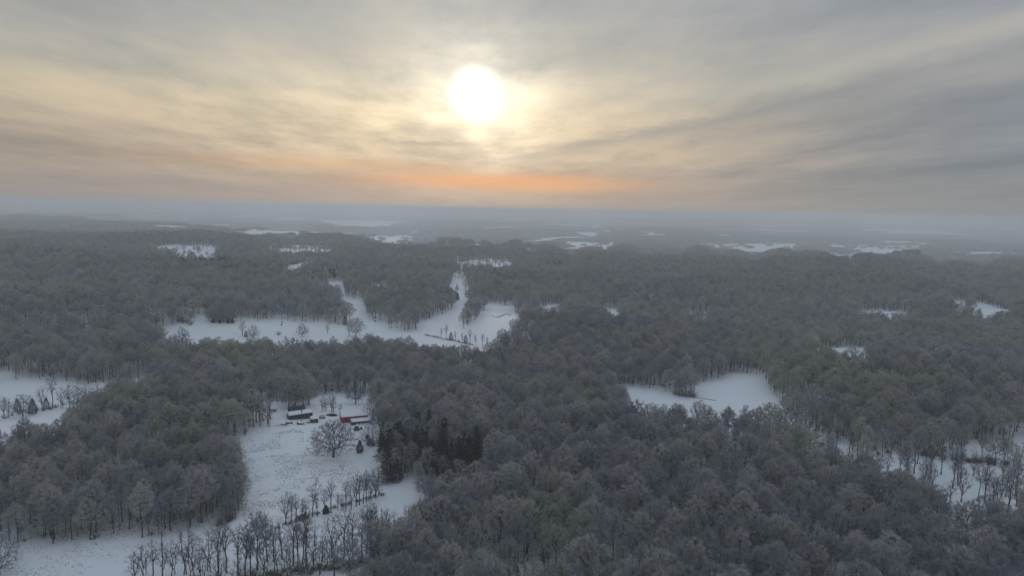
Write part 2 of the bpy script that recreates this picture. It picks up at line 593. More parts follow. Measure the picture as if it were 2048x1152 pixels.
def field_outline(poly):
    ys = [p[1] for p in poly]
    if max(ys) > 550:
        return np.array([ground(*p)[:2] for p in poly])
    mid = (max(ys) + min(ys)) / 2
    out = []
    for px, py in poly:
        if py > mid:                       # hidden behind 20 m trees
            g = ground(px, py, 13.5)
            out.append(g[:2])
        else:
            out.append(ground(px, py)[:2])
    return np.array(out)


FIELDS = [field_outline(poly) for poly in FIELD_PX]


def in_poly(x, y, poly):
    ins = np.zeros(len(x), bool)
    bx0, by0 = poly.min(0)
    bx1, by1 = poly.max(0)
    sel = np.where((x >= bx0) & (x <= bx1) & (y >= by0) & (y <= by1))[0]
    if not len(sel):
        return ins
    xs, ys = x[sel], y[sel]
    c = np.zeros(len(sel), bool)
    k = len(poly)
    for i in range(k):
        x0, y0 = poly[i]
        x1, y1 = poly[(i + 1) % k]
        cond = (y0 > ys) != (y1 > ys)
        if y0 != y1:
            c ^= cond & (xs < (x1 - x0) * (ys - y0) / (y1 - y0) + x0)
    ins[sel] = c
    return ins


def in_fields(x, y):
    # ragged outlines: wood edges wander by a few metres, more so far away
    r_ = np.hypot(x, y)
    A = np.interp(r_, [250, 800, 2000, 5000], [1.6, 6.0, 17.0, 45.0])
    wl = np.interp(r_, [250, 800, 2000, 5000], [26.0, 60.0, 150.0, 380.0])
    u, v = x / wl * 2 * PI, y / wl * 2 * PI
    x = x + A * (np.sin(u * .8 + v * .5 + 1) + .7 * np.sin(u * 1.7 - v * 1.3 + 2) + .4 * np.sin(u * 3.1 + v * 2.3))
    y = y + A * (np.sin(u * .6 - v * .7 + 3) + .7 * np.sin(u * 1.4 + v * 1.6) + .4 * np.sin(u * 2.7 - v * 2.9 + 1))
    r = np.zeros(len(x), bool)
    for p in FIELDS:
        r |= in_poly(x, y, p)
    return r


# ------------------------------------------------------------------ ground sheet
def build_terrain():
    th = np.concatenate([np.radians(np.linspace(-48, 48, 520)), np.radians(np.linspace(48, 312, 90)[1:-1])])
    rr = np.concatenate([[0.5, 25, 60, 90], np.geomspace(115, 62000, 260)])
    T, R = np.meshgrid(th, rr)
    X, Y = R * np.sin(T), R * np.cos(T)
    Z = H(X, Y)
    nt, nr = len(th), len(rr)
    V = np.stack([X, Y, Z], -1).reshape(-1, 3)
    i = np.arange(nr - 1)[:, None] * nt
    j = np.arange(nt)[None]
    a, b = i + j, i + (j + 1) % nt
    F = np.stack([a, b, b + nt, a + nt], -1).reshape(-1, 4)
    me = bpy.data.meshes.new('snowy_ground')
    me.vertices.add(len(V))
    me.vertices.foreach_set('co', V.ravel())
    me.loops.add(F.size)
    me.loops.foreach_set('vertex_index', F[:, ::-1].ravel())
    me.polygons.add(len(F))
    me.polygons.foreach_set('loop_start', np.arange(0, F.size, 4))
    me.polygons.foreach_set('use_smooth', np.ones(len(F), bool))
    me.update(calc_edges=True)
    wood = np.zeros(len(V), np.float32)
    rv = np.hypot(V[:, 0], V[:, 1])
    for k in range(9):
        o_ = (k > 0) * np.clip(rv * .014, 2.5, 30) * (1.0 if k % 2 else .55)
        wood += (~in_fields(V[:, 0] + o_ * np.cos(k * PI / 4), V[:, 1] + o_ * np.sin(k * PI / 4))).astype(np.float32) / 9
    wood = wood ** 2 * np.interp(rv, [330, 520, 1500], [1.0, .45, .3]).astype(np.float32)
    at = me.attributes.new('wood', 'FLOAT', 'POINT')
    at.data.foreach_set('value', wood.astype(np.float32))
    me.materials.append(M['snow'])
    o = link('terrain', me)
    tag(o, 'rolling snow covered ground with open fields reaching to the horizon', 'ground', kind='structure')
    return o


build_terrain()


# ------------------------------------------------------------------ trees
class TM:
    """fast triangle collector for trees"""
    def __init__(self):
        self.V, self.T, self.n = [], [], 0
        self.M = []

    def seg(self, p0, p1, r0, r1, k):
        t = p1 - p0
        L = np.linalg.norm(t)
        if L < 1e-6:
            return
        t = t / L
        h = np.array([1., 0, 0]) if abs(t[0]) < .8 else np.array([0, 1., 0])
        e = np.cross(t, h)
        e /= np.linalg.norm(e)
        g = np.cross(t, e)
        an = np.arange(k) * 2 * PI / k
        ring = np.cos(an)[:, None] * e + np.sin(an)[:, None] * g
        self.V.append(np.concatenate([p0 + ring * r0, p1 + ring * r1]))
        q = np.arange(k)
        q1 = (q + 1) % k
        self.T.append(np.concatenate([np.stack([q, q1, q1 + k], 1), np.stack([q, q1 + k, q + k], 1)]) + self.n)
        self.M.append(np.zeros(2 * k, np.int32))
        self.n += 2 * k

    def slivers(self, base, tip, w, rg):
        """one thin tapering blade for each base-tip pair"""
        d = tip - base
        side = np.cross(d, rg.normal(size=d.shape))
        side /= np.linalg.norm(side, axis=1, keepdims=True) + 1e-9
        ww = np.asarray(w).reshape(-1, 1) if np.ndim(w) else w
        v = np.stack([base - side * ww / 2, base + side * ww / 2, tip], 1).reshape(-1, 3)
        self.V.append(v)
        self.T.append(np.arange(len(v)).reshape(-1, 3) + self.n)
        self.M.append(np.ones(len(v) // 3, np.int32))
        self.n += len(v)

    def arrays(self):
        return np.concatenate(self.V), np.concatenate(self.T)

    def mesh(self, name, *mats):
        """slot 0 for wood, slot 1 for twigs or needles"""
        V, T = self.arrays()
        return tri_mesh(name, V, T, list(mats) if len(mats) > 1 else [mats[0], mats[0]], np.concatenate(self.M))


def tri_mesh(name, V, T, mats, mi=None):
    me = bpy.data.meshes.new(name)
    me.vertices.add(len(V))
    me.vertices.foreach_set('co', np.asarray(V, np.float32).ravel())
    me.loops.add(T.size)
    me.loops.foreach_set('vertex_index', T.astype(np.int32).ravel())
    me.polygons.add(len(T))
    me.polygons.foreach_set('loop_start', np.arange(0, T.size, 3, dtype=np.int32))
    for m in mats:
        me.materials.append(m)
    if mi is not None:
        me.polygons.foreach_set('material_index', np.asarray(mi, np.int32))
    me.update(calc_edges=True)
    return me


def kmeans(P, k, rg):
    c = P[rg.choice(len(P), k, replace=False)]
    for _ in range(4):
        lab = np.argmin(((P[:, None] - c[None]) ** 2).sum(-1), 1)
        for j in range(k):
            if (lab == j).any():
                c[j] = P[lab == j].mean(0)
    return [P[lab == j] for j in range(k) if (lab == j).any()]


def bare_tree(seed, height, fork, crown_r, prof, ntips, spray, blade, width, trunk_r, sides=5, stems=1, limb_k=(3, 5),
              lean=0.0, rise=.45, shell=.55, lump=.22):
    """trunk and main limbs in one mesh, branches and twigs (crown) in another.
    prof: crown radius over crown height 0..1"""
    rg = np.random.default_rng(seed)
    tr, cr = TM(), TM()
    lv = np.array([math.cos(seed), math.sin(seed), 0]) * lean * height
    # target points spread through the crown, more of them near its surface
    t = rg.uniform(0.02, 1, ntips * 3)
    rad = np.interp(t, np.linspace(0, 1, len(prof)), prof)
    keep = rg.uniform(0, 1, len(t)) < (rad / max(prof)) ** 1.2
    t, rad = t[keep][:ntips], rad[keep][:ntips]
    a = rg.uniform(0, 2 * PI, len(t))
    q = rg.uniform(0, 1, len(t)) ** (1 - shell)
    lum = 1 + lump * np.sin(a * 3 + seed) * np.sin(t * 7 + seed * 2) + lump * .8 * np.sin(a * 5 + seed * 3 + t * 4)
    R = crown_r * rad * q * lum
    z = fork * .9 + (height - fork * .9) * t * (1 + lump * .25 * np.sin(a * 2 + seed))
    P = np.stack([R * np.cos(a), R * np.sin(a), z], 1) + lv * (z / height)[:, None]
    rtip = .018 + .006 * rg.uniform()
    ends, dirs = [], []

    def grow(p, r, pts, depth):
        n = len(pts)
        if n <= 2:
            for q_ in pts:
                cr.seg(p, q_, max(r * .8, rtip), rtip * .5, 3)
                ends.append(q_)
                dirs.append(q_ - p)
            return
        k = 2 if n < 16 else int(rg.integers(2, 4))
        if depth == 0:
            k = int(rg.integers(*limb_k))
        for c in kmeans(pts, min(k, n), rg):
            mth = c.mean(0)
            f = rg.uniform(.42, .6) if depth else rg.uniform(.38, .52)
            if len(c) <= 4:
                f = .7
            e = p + (mth - p) * f
            rc = min(trunk_r * .72 * (len(c) / ntips) ** .5 + rtip, r * .95)
            mid = (p + e) / 2 + rg.normal(0, .06, 3) * np.linalg.norm(e - p) + np.array([0, 0, -.05 if depth else .04]) * np.linalg.norm(e - p)
            dst = tr if (depth < 2) else cr
            kk = sides if depth < 2 else (4 if (depth < 4 and sides > 3) else 3)
            dst.seg(p, mid, max(r * .78, rc), (r * .6 + rc) / 2 if depth else rc * 1.15, kk)
            dst.seg(mid, e, (r * .6 + rc) / 2 if depth else rc * 1.15, rc, kk)
            grow(e, rc, c, depth + 1)

    groups = [P] if stems == 1 else kmeans(P, stems, rg)
    for gi, G in enumerate(groups):
        b0 = np.array([rg.normal(0, .35), rg.normal(0, .35), -.35]) if stems > 1 else np.array([0, 0, -.35])
        top = np.array([0, 0, fork]) + lv * (fork / height) * .8
        if stems > 1:
            top = b0 + (G.mean(0) - b0) * .35
        rr = trunk_r / math.sqrt(stems)
        n = 4
        pp = [b0 + (top - b0) * (i / n) + np.array([rg.normal(0, .02 * fork), rg.normal(0, .02 * fork), 0]) * (0 < i < n) for i in range(n + 1)]
        rs = [rr * v for v in (1.35, 1.0, .93, .88, .82)]
        for i in range(n):
            tr.seg(pp[i], pp[i + 1], rs[i], rs[i + 1], sides + 1)
        # leader: the upper crown keeps a stem of its own
        grow(top, rr * .82, G, 0)
    E = np.array(ends)
    D = np.array(dirs)
    D = D / (np.linalg.norm(D, axis=1, keepdims=True) + 1e-9)
    ctr = np.array([0, 0, fork + (height - fork) * .25])
    O = E - ctr
    O /= np.linalg.norm(O, axis=1, keepdims=True) + 1e-9
    ns = spray
    B = np.repeat(E, ns, 0)
    dd = np.repeat(D * .5 + O * .8 + np.array([0, 0, rise]), ns, 0) + rg.normal(0, .42, (len(E) * ns, 3))
    dd /= np.linalg.norm(dd, axis=1, keepdims=True) + 1e-9
    L = blade * rg.uniform(.55, 1.25, (len(B), 1))
    B = B - np.repeat(D, ns, 0) * rg.uniform(0, .9, (len(B), 1)) * blade + rg.normal(0, .16, B.shape) * blade
    cr.slivers(B, B + dd * L, width * rg.uniform(.6, 1.3, len(B)), rg)
    return tr, cr


def pine_tree(seed, height, base, crown_r, whorls, per, tuft, blade, width, trunk_r, droop=-.08, ragged=.35, ptop=.12):
    rg = np.random.default_rng(seed)
    tr, cr = TM(), TM()
    n = 5
    wob = [np.array([rg.normal(0, .08), rg.normal(0, .08), 0]) for _ in range(n + 1)]
    pts = [np.array([0, 0, -.35 + (height + .2) * i / n]) + wob[i] * (0 < i) for i in range(n + 1)]
    for i in range(n):
        tr.seg(pts[i], pts[i + 1], trunk_r * (1 - i / n * .9), trunk_r * (1 - (i + 1) / n * .9), 6)
    Bs, Ds = [], []
    for w_ in range(whorls):
        t = (w_ + rg.uniform(-.3, .3)) / whorls
        t = min(max(t, 0), 1)
        z = base + (height - base) * t
        R = crown_r * ((1 - t) ** .75 * (1 - ptop) + ptop) * (.55 + .45 * min(1, t * 5 + .3))
        a0 = rg.uniform(0, 2 * PI)
        for k in range(per):
            a = a0 + 2 * PI * k / per + rg.normal(0, .25)
            Lb = R * (1 - ragged + ragged * 2 * rg.uniform())
            tip = np.array([math.cos(a) * Lb, math.sin(a) * Lb, z + droop * Lb + .12 * Lb * t])
            st = np.array([0, 0, z])
            tr_ = cr
            tr_.seg(st, tip, .035 + .02 * (1 - t), .012, 3)
            ss = rg.uniform(.25, 1.02, tuft) ** .8
            pos = st + (tip - st) * ss[:, None] + rg.normal(0, .07 * Lb + .05, (tuft, 3)) * np.array([1, 1, .45])
            dirn = (tip - st) / (np.linalg.norm(tip - st) + 1e-9) * .7 + rg.normal(0, .6, (tuft, 3)) + np.array([0, 0, .25])
            Bs.append(pos)
            Ds.append(dirn / np.linalg.norm(dirn, axis=1, keepdims=True))
    B, Dn = np.concatenate(Bs), np.concatenate(Ds)
    L = blade * rg.uniform(.6, 1.3, (len(B), 1))
    cr.slivers(B - Dn * L * .4, B + Dn * L * .6, width * rg.uniform(.6, 1.4, len(B)), rg)
    return tr, cr


def cedar_tree(seed, height, crown_r, nblade, blade, width, prof=(.75, 1.0, .9, .66, .4, .12)):
    rg = np.random.default_rng(seed)
    tr, cr = TM(), TM()
    tr.seg(np.array([0, 0, -.3]), np.array([.05, 0, height * .5]), .16, .09, 6)
    tr.seg(np.array([.05, 0, height * .5]), np.array([0, .03, height * .95]), .09, .02, 5)
    t = rg.uniform(0, 1, nblade) ** 1.25
    a = rg.uniform(0, 2 * PI, nblade)
    R = crown_r * np.interp(t, np.linspace(0, 1, len(prof)), prof) * rg.uniform(.35, 1.0, nblade) ** .5
    R *= 1 + .22 * np.sin(a * 3 + seed) * np.sin(t * 9 + seed) + .14 * np.sin(a * 7 + t * 11)
    z = height * (.05 + .93 * t)
    B = np.stack([R * np.cos(a), R * np.sin(a), z], 1)
    Dn = np.stack([np.cos(a) * .8, np.sin(a) * .8, np.full(nblade, .9)], 1) + rg.normal(0, .5, (nblade, 3))
    Dn /= np.linalg.norm(Dn, axis=1, keepdims=True)
    L = blade * rg.uniform(.5, 1.3, (nblade, 1))
    cr.slivers(B - Dn * L * .5, B + Dn * L * .5, width * rg.uniform(.6, 1.4, nblade), rg)
    for _ in range(26):
        j = rg.integers(nblade)
        cr.seg(np.array([0, 0, max(B[j, 2] - .5, .2)]), B[j], .03, .012, 3)
    return tr, cr


def shrub(seed, height, radius, nst, spray, blade, width):
    rg = np.random.default_rng(seed)
    cr = TM()
    st = TM()
    E, D = [], []
    for _ in range(nst):
        a = rg.uniform(0, 2 * PI)
        q = rg.uniform(0, 1) ** .6
        b0 = np.array([rg.normal(0, radius * .25), rg.normal(0, radius * .25), -.15])
        e = np.array([math.cos(a) * radius * q, math.sin(a) * radius * q, height * rg.uniform(.5, 1.0) * (1 - .35 * q)])
        mid = (b0 + e) / 2 + rg.normal(0, .08, 3) * height
        st.seg(b0, mid, .035, .024, 3)
        st.seg(mid, e, .024, .010, 3)
        for f in (.45, .7, 1.0):
            E.append(b0 + (e - b0) * f)
            D.append((e - b0) / np.linalg.norm(e - b0))
    E, D = np.array(E), np.array(D)
    B = np.repeat(E, spray, 0)
    dd = np.repeat(D, spray, 0) + rg.normal(0, .6, B.shape)
    dd /= np.linalg.norm(dd, axis=1, keepdims=True)
    cr.slivers(B, B + dd * blade * rg.uniform(.5, 1.3, (len(B), 1)), width * rg.uniform(.6, 1.4, len(B)), rg)
    return st, cr


DOME = (.25, .62, .90, 1.0, .98, .86, .58, .22)
TALL = (.30, .62, .85, 1.0, .95, .80, .55, .25)
OVAL = (.35, .75, .95, 1.0, .95, .82, .60, .30)
VASE = (.12, .38, .65, .88, 1.0, .96, .72, .30)
OAKP = (.72, .98, 1.0, .95, .86, .72, .50, .20)

PROTO = {}          # name -> (trunk mesh, crown mesh)


def reg(name, tc, bark, twig):
    PROTO[name] = (tc[0].mesh(name + '_trunk', bark), tc[1].mesh(name + '_crown', bark, twig), tc)


# woodland trees seen from 180 to 650 m
NEAR = []
for i, (hh, fk, cr_, pf, nt_, sp) in enumerate(((21, 9.5, 4.6, DOME, 300, 15), (19, 8.5, 5.4, DOME, 340, 15), (23, 11, 4.2, TALL, 280, 15), (17, 8, 3.6, VASE, 230, 14),
                                               (20, 8, 5.0, OVAL, 320, 15), (15, 6.5, 3.2, TALL, 190, 13), (22, 10, 5.8, DOME, 360, 15), (18, 9, 3.0, TALL, 180, 12))):
    nm = 'wood%d' % i
    reg(nm, bare_tree(100 + i, hh, fk, cr_, pf, nt_, sp + (7 if pf in (DOME, OVAL) else 0), 1.1, .055, .13 + .005 * hh, sides=5, lean=.02 * (i % 3), shell=.62, rise=.8), M['bark'], M['twig'])
    NEAR.append(nm)
for i, (hh, fk, cr_) in enumerate(((11, 5, 1.7), (9, 3.5, 1.9), (13, 7, 1.5))):
    reg('under%d' % i, bare_tree(180 + i, hh, fk, cr_, TALL, 60, 12, .8, .05, .10, sides=3), M['bark'], M['brush'])  # unfrosted dark twigs, coloured to deepen the shadows between the crowns
UNDER = ['under0', 'under1', 'under2']
# hedgerow trees: thinner, more open, often forked low
HEDGE = []
for i, (hh, fk, cr_, pf, nt_, stems, ln) in enumerate(((13, 4.5, 2.6, VASE, 120, 1, .05), (11, 3.0, 2.8, OVAL, 120, 2, .03), (14, 5.0, 2.2, TALL, 100, 1, .02), (12, 3.0, 3.4, VASE, 150, 2, .08),
                                                      (9, 2.2, 2.6, OVAL, 110, 3, .0), (15, 6.0, 3.2, VASE, 150, 1, .10), (12, 4.0, 1.8, TALL, 80, 1, .06))):
    nm = 'hedge%d' % i
    reg(nm, bare_tree(200 + i, hh, fk, cr_, pf, nt_, 7, .95, .042, .13 + .006 * hh, sides=5, stems=stems, lean=ln, limb_k=(2, 4), lump=.3), M['bark'], M['twig_pale'])
    HEDGE.append(nm)
reg('domed', bare_tree(31, 17, 5.0, 4.4, OVAL, 420, 16, 1.0, .05, .26), M['bark'], M['twig_pale'])
reg('oak', bare_tree(41, 17.5, 3.0, 12.4, OAKP, 1100, 14, 1.1, .06, .62, sides=7, limb_k=(7, 9), rise=.25, shell=.45, lump=.12), M['oakbark'], M['twig_pale'])
reg('yardtree', bare_tree(42, 12.5, 2.6, 6.3, OAKP, 460, 14, .95, .055, .36, sides=6, limb_k=(5, 7), rise=.3, lump=.12), M['oakbark'], M['twig_pale'])
reg('fieldtree', bare_tree(43, 12.0, 2.4, 5.6, OAKP, 340, 10, 1.0, .06, .34, sides=5, limb_k=(4, 6), rise=.3), M['bark'], M['twig_pale'])
reg('edge', bare_tree(44, 16.0, 2.6, 7.6, OAKP, 520, 12, 1.1, .055, .36, sides=5, limb_k=(5, 7), rise=.35, stems=2), M['bark'], M['twig'])
reg('roundtree', bare_tree(45, 19.0, 4.0, 8.4, OVAL, 700, 16, 1.15, .065, .42, sides=5, limb_k=(4, 6)), M['bark'], M['twig'])
reg('sapling', bare_tree(46, 5.2, 1.4, 1.9, OVAL, 70, 8, .6, .035, .09, sides=4), M['bark'], M['twig_pale'])
PINES = []
for i, (hh, bs, cr_) in enumerate(((22, 8, 3.9), (19, 6, 4.3), (24, 10, 4.0), (16, 4, 3.4))):
    reg('pine%d' % i, pine_tree(300 + i, hh, bs, cr_, 17, 6, 26, .75, .16, .26, ragged=.4), M['bark'], M['needle'])
    PINES.append('pine%d' % i)
reg('sprucey', pine_tree(320, 20, 1.2, 4.0, 24, 7, 30, .7, .15, .26, droop=-.22, ragged=.3), M['bark'], M['needle'])
CEDARS = []
for i, (hh, cr_) in enumerate(((6.0, 1.7), (4.2, 1.6), (8.0, 2.4))):
    reg('cedar%d' % i, cedar_tree(330 + i, hh, cr_, 1500, .7, .13), M['bark'], M['cedar'])
    CEDARS.append('cedar%d' % i)
SHRUBS = []
for i in range(4):
    reg('shrub%d' % i, shrub(340 + i, 2.0 + .5 * i, 1.6 + .3 * i, 26, 7, .7, .05), M['bark'], M['brush'])
    SHRUBS.append('shrub%d' % i)
reg('leafshrub', shrub(350, 2.6, 1.9, 30, 12, .55, .11), M['bark'], M['rust_leaf'])


# lighter trees for the middle distance, small stands for the far distance
def joined(name, parts, mats):
    V, T, MI, n = [], [], [], 0
    for tm, off, sc in parts:
        v, t = tm.arrays()
        V.append(v * sc + off)
        T.append(t + n)
        MI.append(np.concatenate(tm.M))
        n += len(v)
    return tri_mesh(name, np.concatenate(V), np.concatenate(T), mats, np.concatenate(MI))


Z3 = np.zeros(3)
INST = []            # meshes used by the woodland (stuff)
INST_ID = {}


def add_inst(name, me):
    INST_ID[name] = len(INST)
    INST.append(me)


for nm in NEAR + UNDER:
    tc = PROTO[nm][2]
    add_inst(nm, joined('near_' + nm, [(tc[0], Z3, 1), (tc[1], Z3, 1)], [M['bark'], M['brush'] if nm in UNDER else M['twig']]))
for nm in PINES:
    tc = PROTO[nm][2]
    add_inst(nm, joined('near_' + nm, [(tc[0], Z3, 1), (tc[1], Z3, 1)], [M['bark'], M['needle']]))
for nm in SHRUBS:
    tc = PROTO[nm][2]
    add_inst(nm, joined('near_' + nm, [(tc[0], Z3, 1), (tc[1], Z3, 1)], [M['bark'], M['brush']]))
MIDT = []
for i, (hh, fk, cr_, pf) in enumerate(((21, 8.5, 4.8, DOME), (19, 7.5, 5.4, DOME), (22, 9.5, 4.3, TALL), (17, 7, 4.0, VASE), (20, 7, 5.2, OVAL), (23, 9, 5.6, DOME))):
    tc = bare_tree(400 + i, hh, fk, cr_, pf, 120, 11, 1.7, .18, .19 + .006 * hh, sides=3, shell=.62, rise=.8)
    nm = 'mid%d' % i
    add_inst(nm, joined(nm, [(tc[0], Z3, 1), (tc[1], Z3, 1)], [M['bark'], M['twig']]))
    MIDT.append(nm)
tc = pine_tree(420, 20, 5, 4.2, 10, 5, 8, 1.4, .45, .28)
add_inst('midpine', joined('midpine', [(tc[0], Z3, 1), (tc[1], Z3, 1)], [M['bark'], M['needle']]))
STANDS = []
STAND = 36.0
for i in range(6):
    parts = []
    rg = np.random.default_rng(500 + i)
    for k in range(26):
        tc = bare_tree(510 + i * 40 + k, rg.uniform(16, 23), 8, rg.uniform(3.8, 5.6), DOME, 26, 9, 2.3, .5, .22, sides=3, shell=.68, rise=.7)
        off = np.array([rg.uniform(-.5, .5) * STAND, rg.uniform(-.5, .5) * STAND, 0])
        parts.append((tc[0], off, 1))
        parts.append((tc[1], off, 1))
    nm = 'stand%d' % i
    add_inst(nm, joined(nm, parts, [M['bark'], M['twig']]))
    STANDS.append(nm)
BLANKETS = []
BLK = 170.0
for i in range(3):
    rg = np.random.default_rng(600 + i)
    tmv = TM()
    n = 900
    a = rg.uniform(-.55, .55, (n, 2)) * BLK
    base = np.column_stack([a, rg.uniform(3, 12, n)])
    tip = base + np.column_stack([rg.normal(0, 4.5, (n, 2)), rg.uniform(5, 11, n)])
    tmv.slivers(base, tip, rg.uniform(6, 11, n), rg)
    add_inst('blanket%d' % i, joined('blanket%d' % i, [(tmv, Z3, 1)], [M['twig'], M['twig']]))
    BLANKETS.append('blanket%d' % i)


# ------------------------------------------------------------------ single trees, placed where their feet stand
KIND = {'oak': ('oak_tree', 'oak'), 'yardtree': ('bare_tree', 'tree'), 'fieldtree': ('bare_tree', 'tree'), 'edge': ('bare_tree', 'tree'), 'roundtree': ('bare_tree', 'tree'),
        'sapling': ('sapling', 'tree'), 'domed': ('bare_tree', 'tree'), 'leafshrub': ('leafy_shrub', 'shrub')}
SHAPE = {'wood0': 'dome crowned', 'wood1': 'broad dome crowned', 'wood2': 'tall narrow crowned', 'wood3': 'upswept', 'wood4': 'oval crowned', 'wood5': 'small narrow crowned',
         'wood6': 'big dome crowned', 'wood7': 'slender thin crowned'}


LOOK = {'hedge0': 'upswept', 'hedge1': 'twin-stemmed', 'hedge2': 'tall narrow', 'hedge3': 'wide-forking', 'hedge4': 'low bushy', 'hedge5': 'tall slanting', 'hedge6': 'spindly',
        'pine0': 'tall', 'pine1': 'broad', 'pine2': 'high-crowned', 'pine3': 'short'}


def kind_of(pn):
    if pn in KIND:
        return KIND[pn]
    for pre, v in (('wood', ('bare_tree', 'tree')), ('hedge', ('hedgerow_tree', 'tree')), ('pine', ('pine_tree', 'pine')), ('spruce', ('spruce_tree', 'conifer')),
                   ('cedar', ('cedar_tree', 'cedar')), ('shrub', ('shrub', 'shrub'))):
        if pn.startswith(pre):
            return v


def plant_at(pn, P, label, group=None, scale=1.0, rz=None, name=None):
    nm, cat = kind_of(pn)
    if group and pn in LOOK:                   # copies are told apart by their build
        label, group = '%s %s' % (LOOK[pn], label), '%s, %s' % (group, LOOK[pn])
    rz = rnd.uniform(0, 2 * PI) if rz is None else rz
    o = empty(name or nm, (float(P[0]), float(P[1]), float(P[2]) - .05), rz, scale)
    tm, cm = PROTO[pn][:2]
    sh = nm in ('shrub', 'leafy_shrub')
    link('stems' if sh else 'trunk', tm, o)
    link('twigs' if sh else 'crown', cm, o)
    tag(o, label, cat, group)
    return o


def plant(pn, px, py, label, group=None, scale=1.0, rz=None):
    return plant_at(pn, ground(px, py), label, group, scale, rz)


# ------------------------------------------------------------------ woodland
def jitter_zone(r0, r1, step, az=46.0):
    m = r1 * math.sin(math.radians(az))
    xs = np.arange(-m, m, step)
    ys = np.arange(r0 * math.cos(math.radians(az)), r1, step)
    X, Y = np.meshgrid(xs, ys)
    X = X.ravel() + rng.uniform(-.48, .48, X.size) * step
    Y = Y.ravel() + rng.uniform(-.48, .48, Y.size) * step
    R = np.hypot(X, Y)
    A = np.degrees(np.abs(np.arctan2(X, Y)))
    k = (R >= r0) & (R < r1) & (A < az)
    return X[k], Y[k]


PINE_PX = [([(775, 955), (800, 945), (835, 970), (880, 1000), (960, 985), (985, 950), (950, 915), (860, 895), (790, 900)], .62),
           ([(330, 528), (400, 524), (470, 530), (470, 542), (340, 538)], .9), ([(430, 548), (478, 545), (480, 560), (430, 562)], .8),
           ([(1090, 533), (1128, 532), (1128, 546), (1092, 546)], .9), ([(1860, 525), (1990, 530), (1990, 548), (1870, 542)], .6),
           ([(640, 550), (675, 550), (672, 563), (645, 563)], .8), ([(560, 558), (630, 560), (630, 575), (560, 572)], .4),
           ([(85, 458), (150, 456), (150, 466), (90, 466)], .9), ([(1060, 548), (1085, 548), (1085, 562), (1060, 562)], .7),
           ([(990, 570), (1020, 570), (1020, 590), (990, 590)], .5), ([(1560, 596), (1600, 596), (1600, 612), (1560, 612)], .5)]
PINE_W = [(np.array([ground(*p)[:2] for p in poly]), pr) for poly, pr in PINE_PX]


def wave(x, y, s, seed):
    g = np.random.default_rng(seed)
    v = np.zeros_like(x)
    for _ in range(6):
        a, ph, k = g.uniform(0, 2 * PI), g.uniform(0, 2 * PI), g.uniform(.6, 1.7)
        v += np.sin((np.cos(a) * x + np.sin(a) * y) * k * 2 * PI / s + ph)
    return v / 6 ** .5 / .7


pts, idx, rot, scl = [], [], [], []


def put_points(X, Y, ids, smin, smax, wide=1.0):
    pts.append(np.column_stack([X, Y, H(X, Y) - .15]))
    idx.append(ids)
    n = len(X)
    r = np.zeros((n, 3))
    r[:, 2] = rng.uniform(0, 2 * PI, n)
    rot.append(r)
    s = rng.uniform(smin, smax, n)
    wide = np.where(np.isin(ids, BIG), 1.2, .92) * wide
    s = s * np.where(np.isin(ids, BIG), 1.02, .86)
    scl.append(np.column_stack([s * wide * rng.uniform(.9, 1.1, n), s * wide * rng.uniform(.9, 1.1, n), s * rng.uniform(.9, 1.12, n)]))


BIG = [INST_ID[k] for k in ('wood0', 'wood1', 'wood4', 'wood6', 'mid0', 'mid1', 'mid4', 'mid5')]


def pick_wood(names, n, frac):
    ia = np.array([INST_ID[k] for k in names])
    big, small = ia[np.isin(ia, BIG)], ia[~np.isin(ia, BIG)]
    return np.where(rng.uniform(0, 1, n) < frac, big[rng.integers(0, len(big), n)], small[rng.integers(0, len(small), n)])


def pick(names, n):
    return np.array([INST_ID[k] for k in names])[rng.integers(0, len(names), n)]


# near woods: tree by tree, the 300 nearest ones in the frame as single things
X, Y = jitter_zone(150, 650, 4.9)
keep = ~in_fields(X, Y) & (rng.uniform(0, 1, len(X)) < np.clip(.90 + .20 * wave(X, Y, 75, 5), .5, 1))
X, Y = X[keep], Y[keep]
ids = pick_wood(NEAR, len(X), .38)
for poly, pr in PINE_W:
    k = in_poly(X, Y, poly) & (rng.uniform(0, 1, len(X)) < pr)
    ids[k] = pick(PINES, int(k.sum()))
Zg = H(X, Y)
bx, by, zc = project(np.column_stack([X, Y, Zg]))
tx, ty, _ = project(np.column_stack([X, Y, Zg + 17]))
vis = (tx > 5) & (tx < 2043) & (ty < 1140) & (ids < len(NEAR))
order = np.where(vis)[0][np.argsort(np.hypot(X, Y)[vis])][:300]
single = np.zeros(len(X), bool)
single[order] = True
MARKS = [('behind the loose tree row', 700, 1150), ('close to the dark pines', 900, 985), ('toward the brushy snow strip', 1800, 990), ('toward the smooth field', 1450, 900),
         ('beside the lower weedy field', 150, 1060), ('facing the stubble field', 440, 1000), ('toward the gnarled tree row', 150, 880), ('in the thick of the great wood', 1250, 1080),
         ('between pines and smooth field', 1120, 960), ('on the slope below the brushy strip', 1800, 1090), ('at the corner by the lane', 60, 1050)]
MARKP = np.array([ground(m_[1], m_[2])[:2] for m_ in MARKS])
